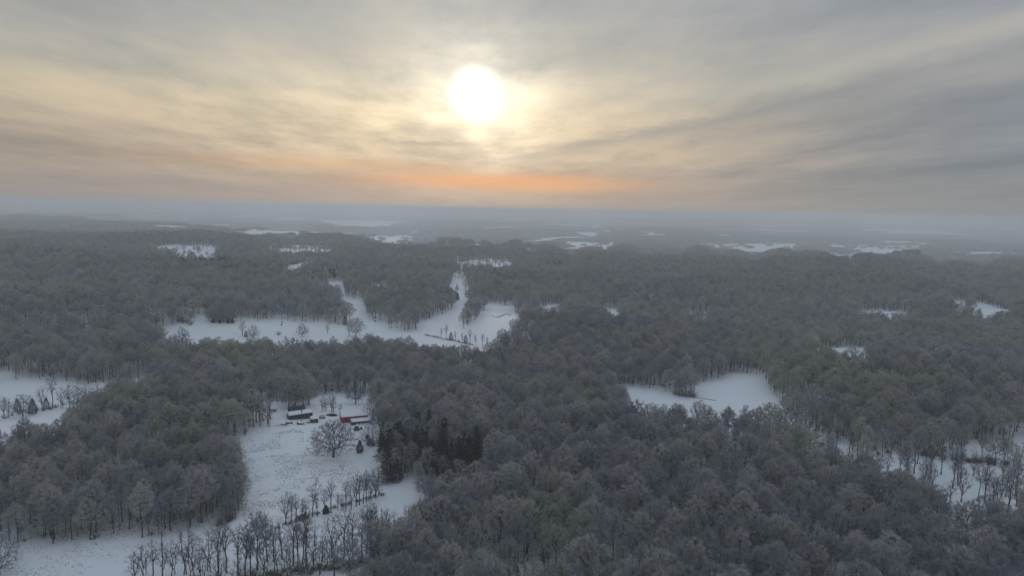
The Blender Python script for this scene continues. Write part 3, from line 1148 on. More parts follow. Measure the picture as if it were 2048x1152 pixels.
for i in order:
    pn = NEAR[ids[i]]
    where = MARKS[int(np.argmin(((MARKP - (X[i], Y[i])) ** 2).sum(1)))][0]
    k8 = np.arange(8) * PI / 4
    edge = in_fields(X[i] + 9 * np.cos(k8), Y[i] + 9 * np.sin(k8)).any()
    what = SHAPE[pn] + (' edge tree' if edge else ' woodland tree')
    plant_at(pn, (X[i], Y[i], Zg[i]), 'bare %s %s' % (what, where), '%ss %s' % (what, where), (lambda s_, b_: (s_ * 1.17 * b_, s_ * 1.17 * b_, s_ * 1.02) if b_ > 0 else (s_ * .85, s_ * .85, s_ * .9))(rnd.uniform(.68, .92), 1.05 if ids[i] in BIG else 0), name='forest_tree')
pin_sel = np.where((ids >= len(NEAR)) & (tx > 0) & (tx < 2048))[0]
for i in pin_sel:
    single[i] = True
    plant_at(PINES[ids[i] - INST_ID['pine0']], (X[i], Y[i], Zg[i]), 'dark green pine in the stand beside the farm field', 'dark pines in the stand beside the farm field', rnd.uniform(.6, .95))
_pw = np.array([ground(*p_)[:2] for p_ in [(772, 962), (800, 955), (835, 975), (885, 1002), (955, 985), (970, 940), (940, 905), (860, 890), (780, 890), (760, 925)]])
for _k in range(700):
    a_ = rng.uniform(0, 1, 2)
    x_, y_ = _pw.min(0) + a_ * (_pw.max(0) - _pw.min(0))
    if _k % 13 == 0 and in_poly(np.array([x_]), np.array([y_]), _pw)[0]:
        plant_at(PINES[_k % 4], (x_, y_, float(H(x_, y_))), 'dark green pine in the stand beside the farm field', 'dark pines in the stand beside the farm field', rnd.uniform(.6, .9))
put_points(X[~single], Y[~single], ids[~single], .68, .90, 1.0)
# slender understorey and brush under the near woods
X, Y = jitter_zone(150, 650, 5.4)
keep = ~in_fields(X, Y) & (rng.uniform(0, 1, len(X)) < np.clip(.5 + .4 * wave(X, Y, 70, 15), .1, .95))
put_points(X[keep], Y[keep], pick(UNDER, int(keep.sum())), .55, .95)
X, Y = jitter_zone(150, 480, 9.0)
keep = ~in_fields(X, Y) & (rng.uniform(0, 1, len(X)) < .6)
put_points(X[keep], Y[keep], pick(SHRUBS, int(keep.sum())), .5, 1.0)
# middle distance
X, Y = jitter_zone(650, 2300, 5.8)
fl = in_fields(X, Y)
lines = (np.abs(wave(X, Y * 1.5, 420, 33)) < .07) & (np.hypot(X, Y) > 1300)
stray = (rng.uniform(0, 1, len(X)) < .035) & (np.hypot(X, Y) > 1200)
keep = (~fl | lines | stray) & (rng.uniform(0, 1, len(X)) < np.clip(.90 + .18 * wave(X, Y, 130, 6), .45, 1))
X, Y = X[keep], Y[keep]
ids = pick_wood(MIDT, len(X), .5)
for poly, pr in PINE_W:
    k = in_poly(X, Y, poly) & (rng.uniform(0, 1, len(X)) < pr)
    ids[k] = INST_ID['midpine']
put_points(X, Y, ids, .62, .86, 1.05)
# far stands
X, Y = jitter_zone(2300, 6500, 30.0)
cell = wave(X, Y * .8, 900, 8) + .5 * wave(X, Y, 380, 9)
fl = in_fields(X, Y) & (np.abs(wave(X, Y * 1.5, 700, 35)) > .06)
keep = ~fl & ~((cell > .95) & (np.hypot(X, Y) > 2900))
X, Y = X[keep], Y[keep]
put_points(X, Y, pick(STANDS, len(X)), .72, .95, 1.2)
X, Y = jitter_zone(6500, 13500, 118.0)
cell = wave(X, Y * .7, 1600, 18) + .6 * wave(X, Y, 700, 19)
keep = ~in_fields(X, Y) & (cell < .55)
X, Y = X[keep], Y[keep]
put_points(X, Y, pick(BLANKETS, len(X)), .85, 1.2)


def build_woodland():
    P = np.concatenate(pts).astype(np.float32)
    I = np.concatenate(idx).astype(np.int32)
    R = np.concatenate(rot).astype(np.float32)
    S = np.concatenate(scl).astype(np.float32)
    me = bpy.data.meshes.new('woodland')
    me.vertices.add(len(P))
    me.vertices.foreach_set('co', P.ravel())
    for nm, typ, arr, key in (('inst', 'INT', I, 'value'), ('rot', 'FLOAT_VECTOR', R, 'vector'), ('scl', 'FLOAT_VECTOR', S, 'vector')):
        at = me.attributes.new(nm, typ, 'POINT')
        at.data.foreach_set(key, arr.ravel())
    me.update()
    src = bpy.data.collections.new('woodland_sources')
    for i, m_ in enumerate(INST):
        src.objects.link(bpy.data.objects.new('source_%03d' % i, m_))
    ob = link('woodland', me)
    ng = bpy.data.node_groups.new('woodland', 'GeometryNodeTree')
    ng.interface.new_socket('Geometry', in_out='INPUT', socket_type='NodeSocketGeometry')
    ng.interface.new_socket('Geometry', in_out='OUTPUT', socket_type='NodeSocketGeometry')
    N = ng.nodes
    gi, go = N.new('NodeGroupInput'), N.new('NodeGroupOutput')
    m2p = N.new('GeometryNodeMeshToPoints')
    iop = N.new('GeometryNodeInstanceOnPoints')
    ci = N.new('GeometryNodeCollectionInfo')
    ci.inputs['Collection'].default_value = src
    ci.inputs['Separate Children'].default_value = True
    ci.inputs['Reset Children'].default_value = True

    def attr(nm, typ):
        a = N.new('GeometryNodeInputNamedAttribute')
        a.data_type = typ
        a.inputs['Name'].default_value = nm
        return a.outputs['Attribute']
    L = ng.links.new
    L(gi.outputs[0], m2p.inputs['Mesh'])
    L(m2p.outputs[0], iop.inputs['Points'])
    L(ci.outputs[0], iop.inputs['Instance'])
    iop.inputs['Pick Instance'].default_value = True
    L(attr('inst', 'INT'), iop.inputs['Instance Index'])
    e2r = N.new('FunctionNodeEulerToRotation')
    L(attr('rot', 'FLOAT_VECTOR'), e2r.inputs[0])
    L(e2r.outputs[0], iop.inputs['Rotation'])
    L(attr('scl', 'FLOAT_VECTOR'), iop.inputs['Scale'])
    L(iop.outputs[0], go.inputs[0])
    md = ob.modifiers.new('woodland', 'NODES')
    md.node_group = ng
    tag(ob, 'continuous bare winter woodland covering the hills out to the horizon', 'woodland', kind='stuff')
    print('woodland instances', len(P))


build_woodland()


# ------------------------------------------------------------------ hedgerows and single trees
g1 = 'bare trees along the hedgerow across the field'
l1 = 'thin bare tree in the hedgerow between stubble field and narrow snow strip'
for px, py, pn, s in ((570, 1049, 'hedge3', .95), (583, 1046, 'hedge2', .8), (593, 1043, 'hedge0', .8), (635, 1033, 'hedge6', .7), (676, 1021, 'hedge6', .6),
                      (692, 1018, 'hedge2', .85), (703, 1016, 'hedge1', .95), (726, 1007, 'hedge5', .85), (733, 1004, 'hedge2', .9), (740, 1001, 'hedge1', 1.05), (749, 997, 'hedge3', 1.05),
                      (757, 993, 'hedge4', 1.1), (612, 1038, 'hedge4', .8), (604, 1041, 'hedge6', .75), (648, 1029, 'hedge0', .75), (684, 1020, 'hedge4', .7), (712, 1013, 'hedge0', 1.0), (719, 1010, 'hedge6', 1.0)):
    plant(pn, px, py, l1, g1, s * 1.05)
plant('hedge5', 624.5, 1034, 'tall leaning forked tree standing above the hedgerow beside stubble field', None, 1.0, 2.4)
plant('hedge2', 662, 1026, 'straight single-stemmed tall tree in the hedgerow beside dark round cedar', None, 1.05)
plant('cedar1', 652, 1027, 'dark round cedar bush in the hedgerow below the straight tall tree', None, .85)
for px, py in ((601, 1041), (612, 1038), (606, 1039)):
    plant('leafshrub', px, py, 'brown leafy shrub at the foot of the leaning hedgerow tree', 'brown leafy shrubs at the hedgerow', 1.0)
for k in range(30):
    t = (k + rnd.random()) / 30
    px, py = 556 + (770 - 556) * t, 1055 + (988 - 1055) * t
    plant(rnd.choice(SHRUBS), px, py + rnd.uniform(-2, 2) - 9 * math.sin(PI * t) * .3, 'low grey brush lining the hedgerow between stubble field and snow strip', 'brush lining the hedgerow', rnd.uniform(.35, .7))

g2 = 'bare trees along the roadside hedgerow'
l2 = 'slender bare tree in the loose tree row bordering the narrow snow strip'
for px, py, pn, s in ((534, 1122, 'hedge0', 1.25), (548, 1124, 'hedge2', 1.1), (565, 1119, 'hedge6', 1.25), (578, 1122, 'hedge1', 1.0), (587, 1129, 'hedge2', 1.35), (596, 1132, 'hedge6', 1.3), (606, 1129, 'hedge5', 1.15),
                      (613, 1132, 'hedge2', 1.4), (627, 1136, 'hedge1', 1.4), (645, 1122, 'hedge6', .85), (655, 1128, 'hedge4', 1.0), (705, 1117, 'hedge2', 1.25), (723, 1110, 'hedge0', 1.3), (733, 1107, 'hedge5', 1.2),
                      (741, 1102, 'hedge2', 1.35), (745, 1134, 'hedge6', 1.2), (762, 1102, 'hedge3', 1.35), (775, 1092, 'hedge6', 1.2), (786, 1090, 'hedge1', 1.15), (800, 1084, 'hedge4', .8), (814, 1078, 'hedge3', 1.1),
                      (823, 1075, 'hedge6', .9), (834, 1073, 'hedge6', 1.1), (843, 1087, 'hedge2', 1.25), (853, 1080, 'hedge0', 1.2), (861, 1078, 'hedge2', 1.35), (875, 1085, 'hedge6', 1.3), (868, 1092, 'hedge0', 1.2),
                      (286, 1152, 'hedge4', 1.2), (307, 1156, 'hedge0', 1.0), (347, 1150, 'hedge1', 1.1), (367, 1150, 'hedge3', 1.35), (384, 1154, 'hedge1', 1.25), (402, 1158, 'hedge4', 1.2), (418, 1143, 'hedge1', 1.35), (436, 1146, 'hedge0', 1.4),
                      (454, 1146, 'hedge5', 1.25), (476, 1150, 'hedge2', 1.3), (490, 1152, 'hedge6', 1.3), (502, 1150, 'hedge0', 1.25), (552, 1144, 'hedge1', 1.15), (640, 1150, 'hedge1', 1.1), (668, 1152, 'hedge0', 1.1),
                      (575, 1156, 'hedge4', 1.2), (530, 1160, 'hedge1', 1.2), (610, 1165, 'hedge4', 1.2), (270, 1166, 'hedge1', 1.0), (325, 1170, 'hedge0', 1.1), (440, 1172, 'hedge1', 1.2), (480, 1176, 'hedge4', 1.2)):
    plant(pn, px, py, l2, g2, s)
plant('domed', 515, 1140, 'dense dome crowned tree rising above the loose tree row', None, 1.15)
plant('hedge5', 688, 1129, 'large forked tree leaning over the narrow snow strip', None, 1.35, 1.2)
plant('hedge3', 666, 1117, 'curved leaning tree in the loose tree row', None, 1.25, .4)
for k in range(90):
    t = (k + rnd.random()) / 90
    px, py = 250 + (880 - 250) * t, 1172 + (1096 - 1172) * t ** 1.6
    plant(rnd.choice(SHRUBS), px, py + rnd.uniform(-3, 16), 'low tangled brush under the loose tree row', 'brush under the loose tree row', rnd.uniform(.6, 1.15))
for px, py, s in ((745, 1128, 1.2), (700, 1135, 1.1), (722, 1124, 1.0), (672, 1124, 1.0)):
    plant('leafshrub', px, py, 'dull brown leafy shrub under the loose tree row', 'leafy shrubs under the loose tree row', s)

# farm trees
plant('oak', 667, 914, 'huge spreading bare oak standing alone in the farm field', None, 1.0, .6)
plant('cedar0', 719.5, 905, 'dark columnar cedar standing beside the huge oak', None, 1.05)
plant('yardtree', 711, 808, 'spreading bare yard tree standing alone behind the red barn', None, 1.0)
plant('sapling', 680, 824, 'small bare sapling between red barn and brush pile', None, .95)
plant('hedge1', 645, 823, 'bushy bare yard tree behind the brush pile', None, .85)
plant('hedge4', 652, 822, 'small twisted tree next to bushy yard tree', None, .85)
plant('hedge3', 662, 824, 'many-stemmed bare tree just behind the brush pile', None, .85)
plant('hedge4', 667, 824.5, 'short dark stemmed tree at the end of the brush pile', None, 1.0)
for px, py, s in ((590, 818, 1.0), (606, 817, 1.08), (578, 814, .9), (618, 810, .85)):
    plant('roundtree', px, py, 'big round dense tree crowding behind the green roofed house', 'round trees behind the house', s)
plant('edge', 741, 893, 'snowy bare tree with cedars at its foot by the barnyard', None, .72)
for px, py, s in ((737, 890, .7), (745, 891, .8), (735, 878, .6)):
    plant('cedar1', px, py, 'small dark cedar at the foot of snowy barnyard tree', 'cedars at the barnyard tree', s)
plant('edge', 747, 838, 'pale spreading tree at the wood edge by the red barn', None, .8)
plant('hedge2', 740, 822, 'slim pale tree by the yard fence behind barn', None, .8)
plant('sprucey', 775, 966, 'tall ragged spruce at the corner of the farm field', None, 1.02)
plant('cedar2', 793, 963, 'dark conical cedar at the foot of the tall spruce', None, 1.35)
plant('pine1', 765, 945, 'ragged pine leaning out over the farm field edge', None, .95)
for px, py, s in ((466, 1003, 1.0), (462, 950, .95), (452, 908, .8), (468, 975, .85), (470, 1028, .62), (455, 1040, .55)):
    plant('edge', px, py, 'wide low-branching tree on the wood edge facing the farm field', 'wide edge trees facing the farm field', s)
for px, py, s in ((455, 1044, 1.2), (440, 1050, 1.0), (463, 1040, 1.0)):
    plant('leafshrub', px, py, 'dense brown shrub at the wood corner beside lane', 'brown shrubs at the wood corner', s)
plant('edge', -4, 1150, 'broad bare tree standing in the snow at the lower field edge', None, .95)
for px, py, pn in ((525, 842, 'hedge1'), (534, 848, 'hedge3'), (512, 846, 'hedge5'), (520, 852, 'hedge2'), (540, 838, 'hedge0'), (538, 854, 'hedge1')):
    plant(pn, px, py, 'bare tree of the open grove beside the farmyard', 'open grove beside the farmyard', rnd.uniform(.95, 1.25))
for px, py in ((505, 824), (516, 823), (528, 822), (540, 823), (549, 824)):
    plant('shrub2', px, py, 'low brown bramble patch in the snow behind the farmyard grove', 'bramble patch behind the grove', rnd.uniform(.7, .95))

# long field with single trees
plant('fieldtree', 365, 694, 'round bare tree standing in the long snow field', None, 1.35)
plant('cedar2', 372, 697, 'dark cedar below the round tree of the long field', None, .7)
plant('fieldtree', 605, 674, 'spreading bare tree in the long field, away from the hedge', None, 1.05)
plant('hedge1', 655, 667, 'small slender tree in the long field', None, .9)
plant('hedge3', 484, 672, 'ragged bare tree of a pair in the long field', None, 1.15)
plant('edge', 507, 676, 'bushy dark tree of a pair in the long field', None, .75)
plant('cedar2', 492, 674, 'dark cedar between the pair of trees in the long field', None, .75)
plant('shrub3', 557, 670, 'low dark bush alone in the long field', None, 1.3)
plant('roundtree', 712, 674, 'large round dense tree at the end of the long field', None, .95)
plant('hedge3', 697, 673, 'open crowned tree beside the large round tree', None, 1.2)
plant('cedar2', 690, 650, 'dark pointed cedar at the hedge of the long field', None, 1.15)
for k in range(9):
    plant('roundtree', 418 + k * 6.0 + rnd.uniform(-1, 1), 643 + rnd.uniform(-2, 1.5) + k * .1, 'tree of the small round copse jutting into the long field', 'small copse in the long field', rnd.uniform(.55, .75))
for px, py in ((426, 645), (440, 646), (456, 646), (465, 646)):
    plant('cedar1', px, py, 'dark cedar along the front of the small copse', 'cedars along the small copse', rnd.uniform(.8, 1.1))
for px, py in ((358, 643), (366, 645), (374, 646), (381, 650), (363, 640)):
    plant('shrub3', px, py, 'dark thicket bush at the pointed end of the long field', 'thicket at the end of the long field', rnd.uniform(1.3, 1.9))
for px, py in ((564, 646), (563, 651)):
    plant('cedar1', px, py, 'tiny dark cedar in the open long field', 'tiny cedars in the long field', .42)
for px, py in ((750, 636), (750.5, 643)):
    plant('cedar1', px, py, 'tiny dark cedar on the slope beside the wood point', 'tiny cedars on the slope', .45)
for k in range(16):
    px = 395 + k * 18 + rnd.uniform(-6, 6)
    plant(rnd.choice(('wood3', 'wood5', 'wood7', 'fieldtree')), px, 716 + rnd.uniform(-4, 4), 'bare tree in the open row along the long field', 'open tree row along the long field', rnd.uniform(.75, 1.0))
for k in range(26):
    t = k / 25
    plant(rnd.choice(SHRUBS), 852 + 92 * t + rnd.uniform(-1, 1), 671 + 19 * t + rnd.uniform(-.6, .6), 'low bush of the dark brushy fence line between two snow fields', 'brushy fence line between snow fields', rnd.uniform(.5, .9))
for px, py, s in ((902, 680, .95), (931, 685, .9)):
    plant('cedar2', px, py, 'dark conical cedar on the brushy fence line', 'cedars on the brushy fence line', s)
for px, py in ((882, 676), (893, 678), (911, 683), (925, 686), (940, 688), (952, 692), (965, 694), (975, 697)):
    plant(rnd.choice(('hedge2', 'hedge6')), px, py, 'spindly bare tree on the brushy fence line', 'spindly trees on the fence line', rnd.uniform(.8, 1.1))
plant('cedar2', 914, 580, 'small dark cedar in the narrow snow valley', None, .95)
for px, py, s in ((909, 600, 1.25), (912, 600, 1.4), (915, 600, 1.15)):
    plant('cedar2', px, py, 'dark pointed cedar of the tight clump in the narrow snow valley', 'cedar clump in the narrow valley', s)
plant('hedge3', 930, 583, 'bare tree at the edge of the narrow snow valley', None, 1.5)
for k in range(14):
    plant(rnd.choice(SHRUBS), 984 + k * 2.8, 632 + 3 * math.sin(k * .45) + rnd.uniform(-.4, .4), 'low bush on the line across the small upper field', 'bushes across the small upper field', rnd.uniform(.45, .7))

# field in the wood and its tree row
for k in range(30):
    t = (k + rnd.uniform(-.3, .3)) / 29
    pn = rnd.choice(('wood3', 'wood5', 'wood7', 'hedge1', 'hedge3', 'fieldtree', 'hedge5'))
    plant(pn, 1284 + 330 * t, 872 - 5 * math.sin(t * 9) + rnd.uniform(-3, 4), 'open crowned bare tree in the row bordering the smooth field in the wood', 'tree row bordering the field in the wood', rnd.uniform(.85, 1.15) * (1.15 if pn[0] == 'h' else 1))
for px, py in ((1350, 789), (1358, 791), (1366, 792), (1374, 793), (1381, 794), (1388, 795)):
    plant('shrub3', px, py, 'dark brush at the wood point reaching into the smooth field', 'brush at the wood point', rnd.uniform(1.0, 1.4))
for px, py in ((1352, 787), (1364, 790), (1379, 793), (1384, 794)):
    plant('hedge1', px, py, 'small bare tree at the wood point in the smooth field', 'small trees at the wood point', rnd.uniform(.65, .85))
for k in range(9):
    plant('shrub0', 1395 + k * 4.5, 796 + k * .7, 'tiny weed clump on the line across the smooth field', 'weed line across the smooth field', .35)

# row at the far left
g5 = 'gnarled tree row along the snow field'
for px, py, pn in ((19, 836, 'hedge3'), (46, 834, 'fieldtree'), (106, 813, 'hedge5'), (124, 817, 'hedge1'), (155, 816, 'fieldtree'), (175, 813, 'hedge3'), (198, 806, 'hedge1'), (218, 803, 'hedge0'), (236, 796, 'hedge3'), (253, 789, 'hedge5'),
                   (266, 783, 'hedge1'), (279, 776, 'hedge0'), (8, 832, 'hedge1'), (64, 826, 'hedge1'), (85, 820, 'hedge3'), (140, 818, 'hedge0'), (187, 812, 'hedge1'), (-12, 842, 'hedge3')):
    plant(pn, px, py, 'gnarled bare tree in the row along the snow field with three cedars', g5, rnd.uniform(.95, 1.3))
for px, py, s in ((35, 823, 1.0), (66, 828, 1.15), (93, 818, .9)):
    plant('cedar2', px, py, 'dark conical cedar among the gnarled tree row', 'cedars among the gnarled tree row', s)
for k in range(18):
    plant(rnd.choice(SHRUBS), 10 + k * 15 + rnd.uniform(-4, 4), 836 - k * 3.2 + rnd.uniform(-2, 3), 'low scrub under the gnarled tree row', 'scrub under the gnarled tree row', rnd.uniform(.7, 1.1))

for k in range(26):
    plant(rnd.choice(('shrub1', 'shrub2')), 1735 + rnd.uniform(0, 88), 628 + rnd.uniform(0, 9), 'brown bush in the tan weedy clearing far into the wood', 'bushes in the tan clearing', rnd.uniform(.6, .9))

# brushy strip at the right
for k in range(66):
    t = rnd.random()
    px = 1650 + 400 * t
    py = 905 + 62 * t + rnd.uniform(-14, 80)
    plant(rnd.choice(('hedge0', 'hedge1', 'hedge2', 'hedge5', 'hedge3', 'wood7')), px, py, 'thin bare tree scattered over the brushy snow strip', 'thin trees on the brushy strip', rnd.uniform(.85, 1.25))
for k in range(40):
    t = rnd.random()
    plant(rnd.choice(SHRUBS), 1740 + 310 * t, 902 + 28 * t + rnd.uniform(-4, 8), 'dark bramble on the brushy snow strip', 'brambles on the brushy strip', rnd.uniform(.8, 1.3))


# ------------------------------------------------------------------ farm buildings
def frame_on(pa, pb):
    """origin and heading of a wall whose foot runs between two pixels; its length in metres"""
    a, b = ground(*pa), ground(*pb)
    d = b - a
    return a, math.atan2(d[1], d[0]), float(np.hypot(d[0], d[1]))


def slab(mb, x0, x1, y0, z0, y1, z1, th, over=0.0):
    """sloping sheet between two eaves lines, thickness th upward"""
    mb.add([(x0 - over, y0, z0), (x1 + over, y0, z0), (x1 + over, y1, z1), (x0 - over, y1, z1),
            (x0 - over, y0, z0 + th), (x1 + over, y0, z0 + th), (x1 + over, y1, z1 + th), (x0 - over, y1, z1 + th)],
           [(3, 2, 1, 0), (4, 5, 6, 7), (0, 1, 5, 4), (1, 2, 6, 5), (2, 3, 7, 6), (3, 0, 4, 7)])


def gable_shell(L, D, eave, ridge, sink=.6):
    """four walls with gable ends, as one shell"""
    poly = [(0, -sink), (D, -sink), (D, eave), (D / 2, ridge), (0, eave)]
    vs = [(0, y, z) for y, z in poly] + [(L, y, z) for y, z in poly]
    return vs, [(4, 3, 2, 1, 0), (5, 6, 7, 8, 9), (0, 1, 6, 5), (1, 2, 7, 6), (4, 0, 5, 9), (2, 3, 8, 7), (3, 4, 9, 8)]


def snow_slab(parent, name, x0, x1, y0, z0, y1, z1, th, seed):
    """uneven blanket of snow lying on a roof slope"""
    rg = np.random.default_rng(seed)
    nx, ny = 14, 5
    vs, fs = [], []
    for j in range(ny + 1):
        for i in range(nx + 1):
            u, v = i / nx, j / ny
            edge = 1.0 if 0 < i < nx and j > 0 else .35
            vs.append((x0 + (x1 - x0) * u + rg.normal(0, .03), y0 + (y1 - y0) * v - (.05 if j == 0 else 0) + rg.normal(0, .02), z0 + (z1 - z0) * v + th * edge * rg.uniform(.8, 1.2)))
    w = nx + 1
    for j in range(ny):
        for i in range(nx):
            a = j * w + i
            fs.append((a, a + 1, a + w + 1, a + w))
    n = len(vs)
    base = [(x0, y0, z0), (x1, y0, z0), (x1, y1, z1), (x0, y1, z1)]
    vs += base
    fs.append(tuple([n] + [n + 1] + list(range(nx, -1, -1))))
    fs.append(tuple([n + 3] + [n + 0] + [j * w for j in range(ny + 1)]))
    fs.append(tuple([n + 1] + [n + 2] + [j * w + nx for j in range(ny, -1, -1)]))
    me = MB().add(vs, fs)
    o = me.build(name, M['roofsnow'], parent)
    for p in o.data.polygons:
        p.use_smooth = True
    return o


def red_barn():
    A, an, L = frame_on((683, 846), (735, 842.6))
    L = max(L, 14.0)
    o = empty('red_barn', (A[0], A[1], A[2]), an)
    tag(o, 'long red barn with snowy roof and open lean-to machine shed', 'barn')
    D, ev, rd = 8.0, 3.1, 4.9
    MB().add(*gable_shell(L, D, ev, rd)).build('wall', M['red'], o)
    r = MB()
    slab(r, 0, L, -.45, ev - .13, D / 2, rd + .06, .08, .35)
    slab(r, 0, L, D + .45, ev - .13, D / 2, rd + .06, .08, .35)
    rf = r.build('roof', M['redroof'], o)
    snow_slab(rf, 'roof_snow', -.3, L + .3, -.40, ev - .02, D / 2, rd + .15, .20, 1)
    snow_slab(rf, 'roof_snow', L + .3, -.3, D + .40, ev - .02, D / 2, rd + .15, .20, 2)
    for k in range(int(L / .9)):
        MB().box((.45 + k * .9, -.012, 1.15), (.05, .03, 2.9)).build('batten', M['redroof'], o)
    d = MB().box((2.1, -.04, 1.0), (2.2, .06, 2.0)).build('door', M['redroof'], o)
    MB().box((2.9, -.09, 1.0), (.06, .05, .3)).build('handle', M['metal'], d)
    x0, x1, dep = 4.6, L + 1.2, 5.2
    zl, zh = 1.5, 1.85
    lt = MB()
    slab(lt, x0, x1, -dep - .4, zl, -.02, zh, .09, .2)
    lr = lt.build('lean_to_roof', M['metal'], o)
    snow_slab(lr, 'roof_snow', x0 - .15, x1 + .15, -dep - .38, zl + .1, -.03, zh + .1, .2, 3)
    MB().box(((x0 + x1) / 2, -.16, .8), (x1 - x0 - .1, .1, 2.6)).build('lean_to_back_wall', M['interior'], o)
    MB().box((x0 + .06, -dep / 2, .7), (.1, dep - .3, 2.5)).build('lean_to_end_wall', M['darkwall'], o)
    n = 7
    for k in range(n):
        x = x0 + .3 + (x1 - x0 - .6) * k / (n - 1)
        MB().box((x, -dep - .1, .72), (.2, .2, 2.5)).build('post', M['wood'], o)
    MB().box(((x0 + x1) / 2, -dep - .1, zl - .12), (x1 - x0 - .2, .12, .22)).build('beam', M['wood'], o)
    # drifts blown in between the posts
    for k, (fx, w_) in enumerate(((.30, .9), (.47, .8), (.66, 1.1), (.82, .7))):
        x = x0 + (x1 - x0) * fx
        MB().prism([(x - w_, -.3), (x + w_, -.3), (x + w_ * .6, .45), (x, .62), (x - w_ * .6, .4)], -dep - .5, -dep + 1.2).build('snow_drift', M['roofsnow'], o)
    return A, an, L


BARN = red_barn()


def green_house():
    A, an, L = frame_on((578.5, 840), (625, 836.2))
    o = empty('farmhouse', (A[0], A[1], A[2]), an)
    tag(o, 'low dark farm house with snowy front roof and bare dark green upper roof', 'house')
    D, ev = 4.2, 2.2
    MB().box((L / 2, D / 2, (ev - .6) / 2), (L, D, ev + .6)).build('wall', M['darkwall'], o)
    r = MB()
    slab(r, 0, L, -.5, ev + .02, D - .2, ev + .85, .08, .3)
    rf = r.build('porch_roof', M['metal'], o)
    snow_slab(rf, 'roof_snow', -.25, L + .25, -.48, ev + .12, D - .2, ev + .95, .2, 4)
    u0, u1 = 2.0, L - 2.6
    vs, fs = gable_shell(u1 - u0, 5.6, 3.1, 5.0)
    MB().add([(x + u0, y + D - .25, z) for x, y, z in vs], fs).build('upper_wall', M['darkwall'], o)
    r = MB()
    yb = D - .25
    slab(r, u0, u1, yb - .35, 3.0, yb + 2.8, 5.06, .08, .35)
    slab(r, u0, u1, yb + 5.95, 3.0, yb + 2.8, 5.06, .08, .35)
    rf = r.build('upper_roof', M['teal'], o)
    for k in range(int((u1 - u0) / .6)):
        x = u0 + .3 + k * .6
        s = MB()
        slab(s, x - .03, x + .03, yb - .36, 3.085, yb + 2.8, 5.145, .05)
        s.build('roof_seam', M['teal'], rf)
    MB().box((u0 + 1.6, yb + 2.9, 5.4), (.5, .5, 1.2)).build('chimney', M['wood'], rf)
    for k in range(5):
        w_ = MB().box((1.6 + k * (L - 3.2) / 4, -.03, 1.3), (1.0, .08, 1.0)).build('window' if k != 2 else 'door', M['glass'] if k != 2 else M['wood'], o)
        if k != 2:
            MB().box((1.6 + k * (L - 3.2) / 4, -.07, .76), (1.16, .1, .07)).build('sill', M['whitepaint'], w_)
    for k in range(6):
        MB().box((.15 + k * (L - .3) / 5, -.4, .9), (.14, .14, 3.3)).build('porch_post', M['wood'], o)
    return A, an, L


HOUSE = green_house()


def small_shed():
    A, an, L = frame_on((622, 846.2), (636.5, 845.4))
    o = empty('small_shed', (A[0], A[1], A[2]), an)
    tag(o, 'small dark shed with snow covered gable roof beside the house', 'shed')
    D, ev, rd = 3.6, 2.0, 2.9
    MB().add(*gable_shell(L, D, ev, rd)).build('wall', M['darkwall'], o)
    r = MB()
    slab(r, 0, L, -.3, ev - .1, D / 2, rd + .05, .07, .25)
    slab(r, 0, L, D + .3, ev - .1, D / 2, rd + .05, .07, .25)
    rf = r.build('roof', M['metal'], o)
    snow_slab(rf, 'roof_snow', -.2, L + .2, -.27, ev - .02, D / 2, rd + .13, .18, 5)
    snow_slab(rf, 'roof_snow', L + .2, -.2, D + .27, ev - .02, D / 2, rd + .13, .18, 6)
    d = MB().box((L * .5, -.03, .85), (1.1, .06, 1.7)).build('door', M['wood'], o)
    MB().box((L * .5 + .4, -.08, .9), (.06, .06, .2)).build('handle', M['metal'], d)
    for k in range(6):
        MB().box((.25 + k * (L - .5) / 5, -.012, .7), (.05, .03, 2.3)).build('batten', M['wood'], o)


small_shed()


def wheel(parent, x, y, r, w):
    t = MB()
    n = 14
    vs = []
    for yy in (-w / 2, w / 2):
        for rr_ in (r * .55, r * .94, r):
            pass
    rings = [(-w / 2, r * .5), (-w / 2, r * .92), (-w * .36, r), (w * .36, r), (w / 2, r * .92), (w / 2, r * .5)]
    for yy, rad in rings:
        for q in range(n):
            a = 2 * PI * q / n
            vs.append((math.cos(a) * rad, yy, math.sin(a) * rad))
    fs = []
    for i in range(len(rings) - 1):
        for q in range(n):
            fs.append((i * n + q, i * n + (q + 1) % n, (i + 1) * n + (q + 1) % n, (i + 1) * n + q))
    whl = t.add(vs, fs).build('wheel', M['tyre'], parent, loc=(x, y, r - .08))
    h = MB()
    h.tube([(0, -w * .3, 0), (0, w * .3, 0)], r * .5, 12)
    h.build('rim', M['metal'], whl)


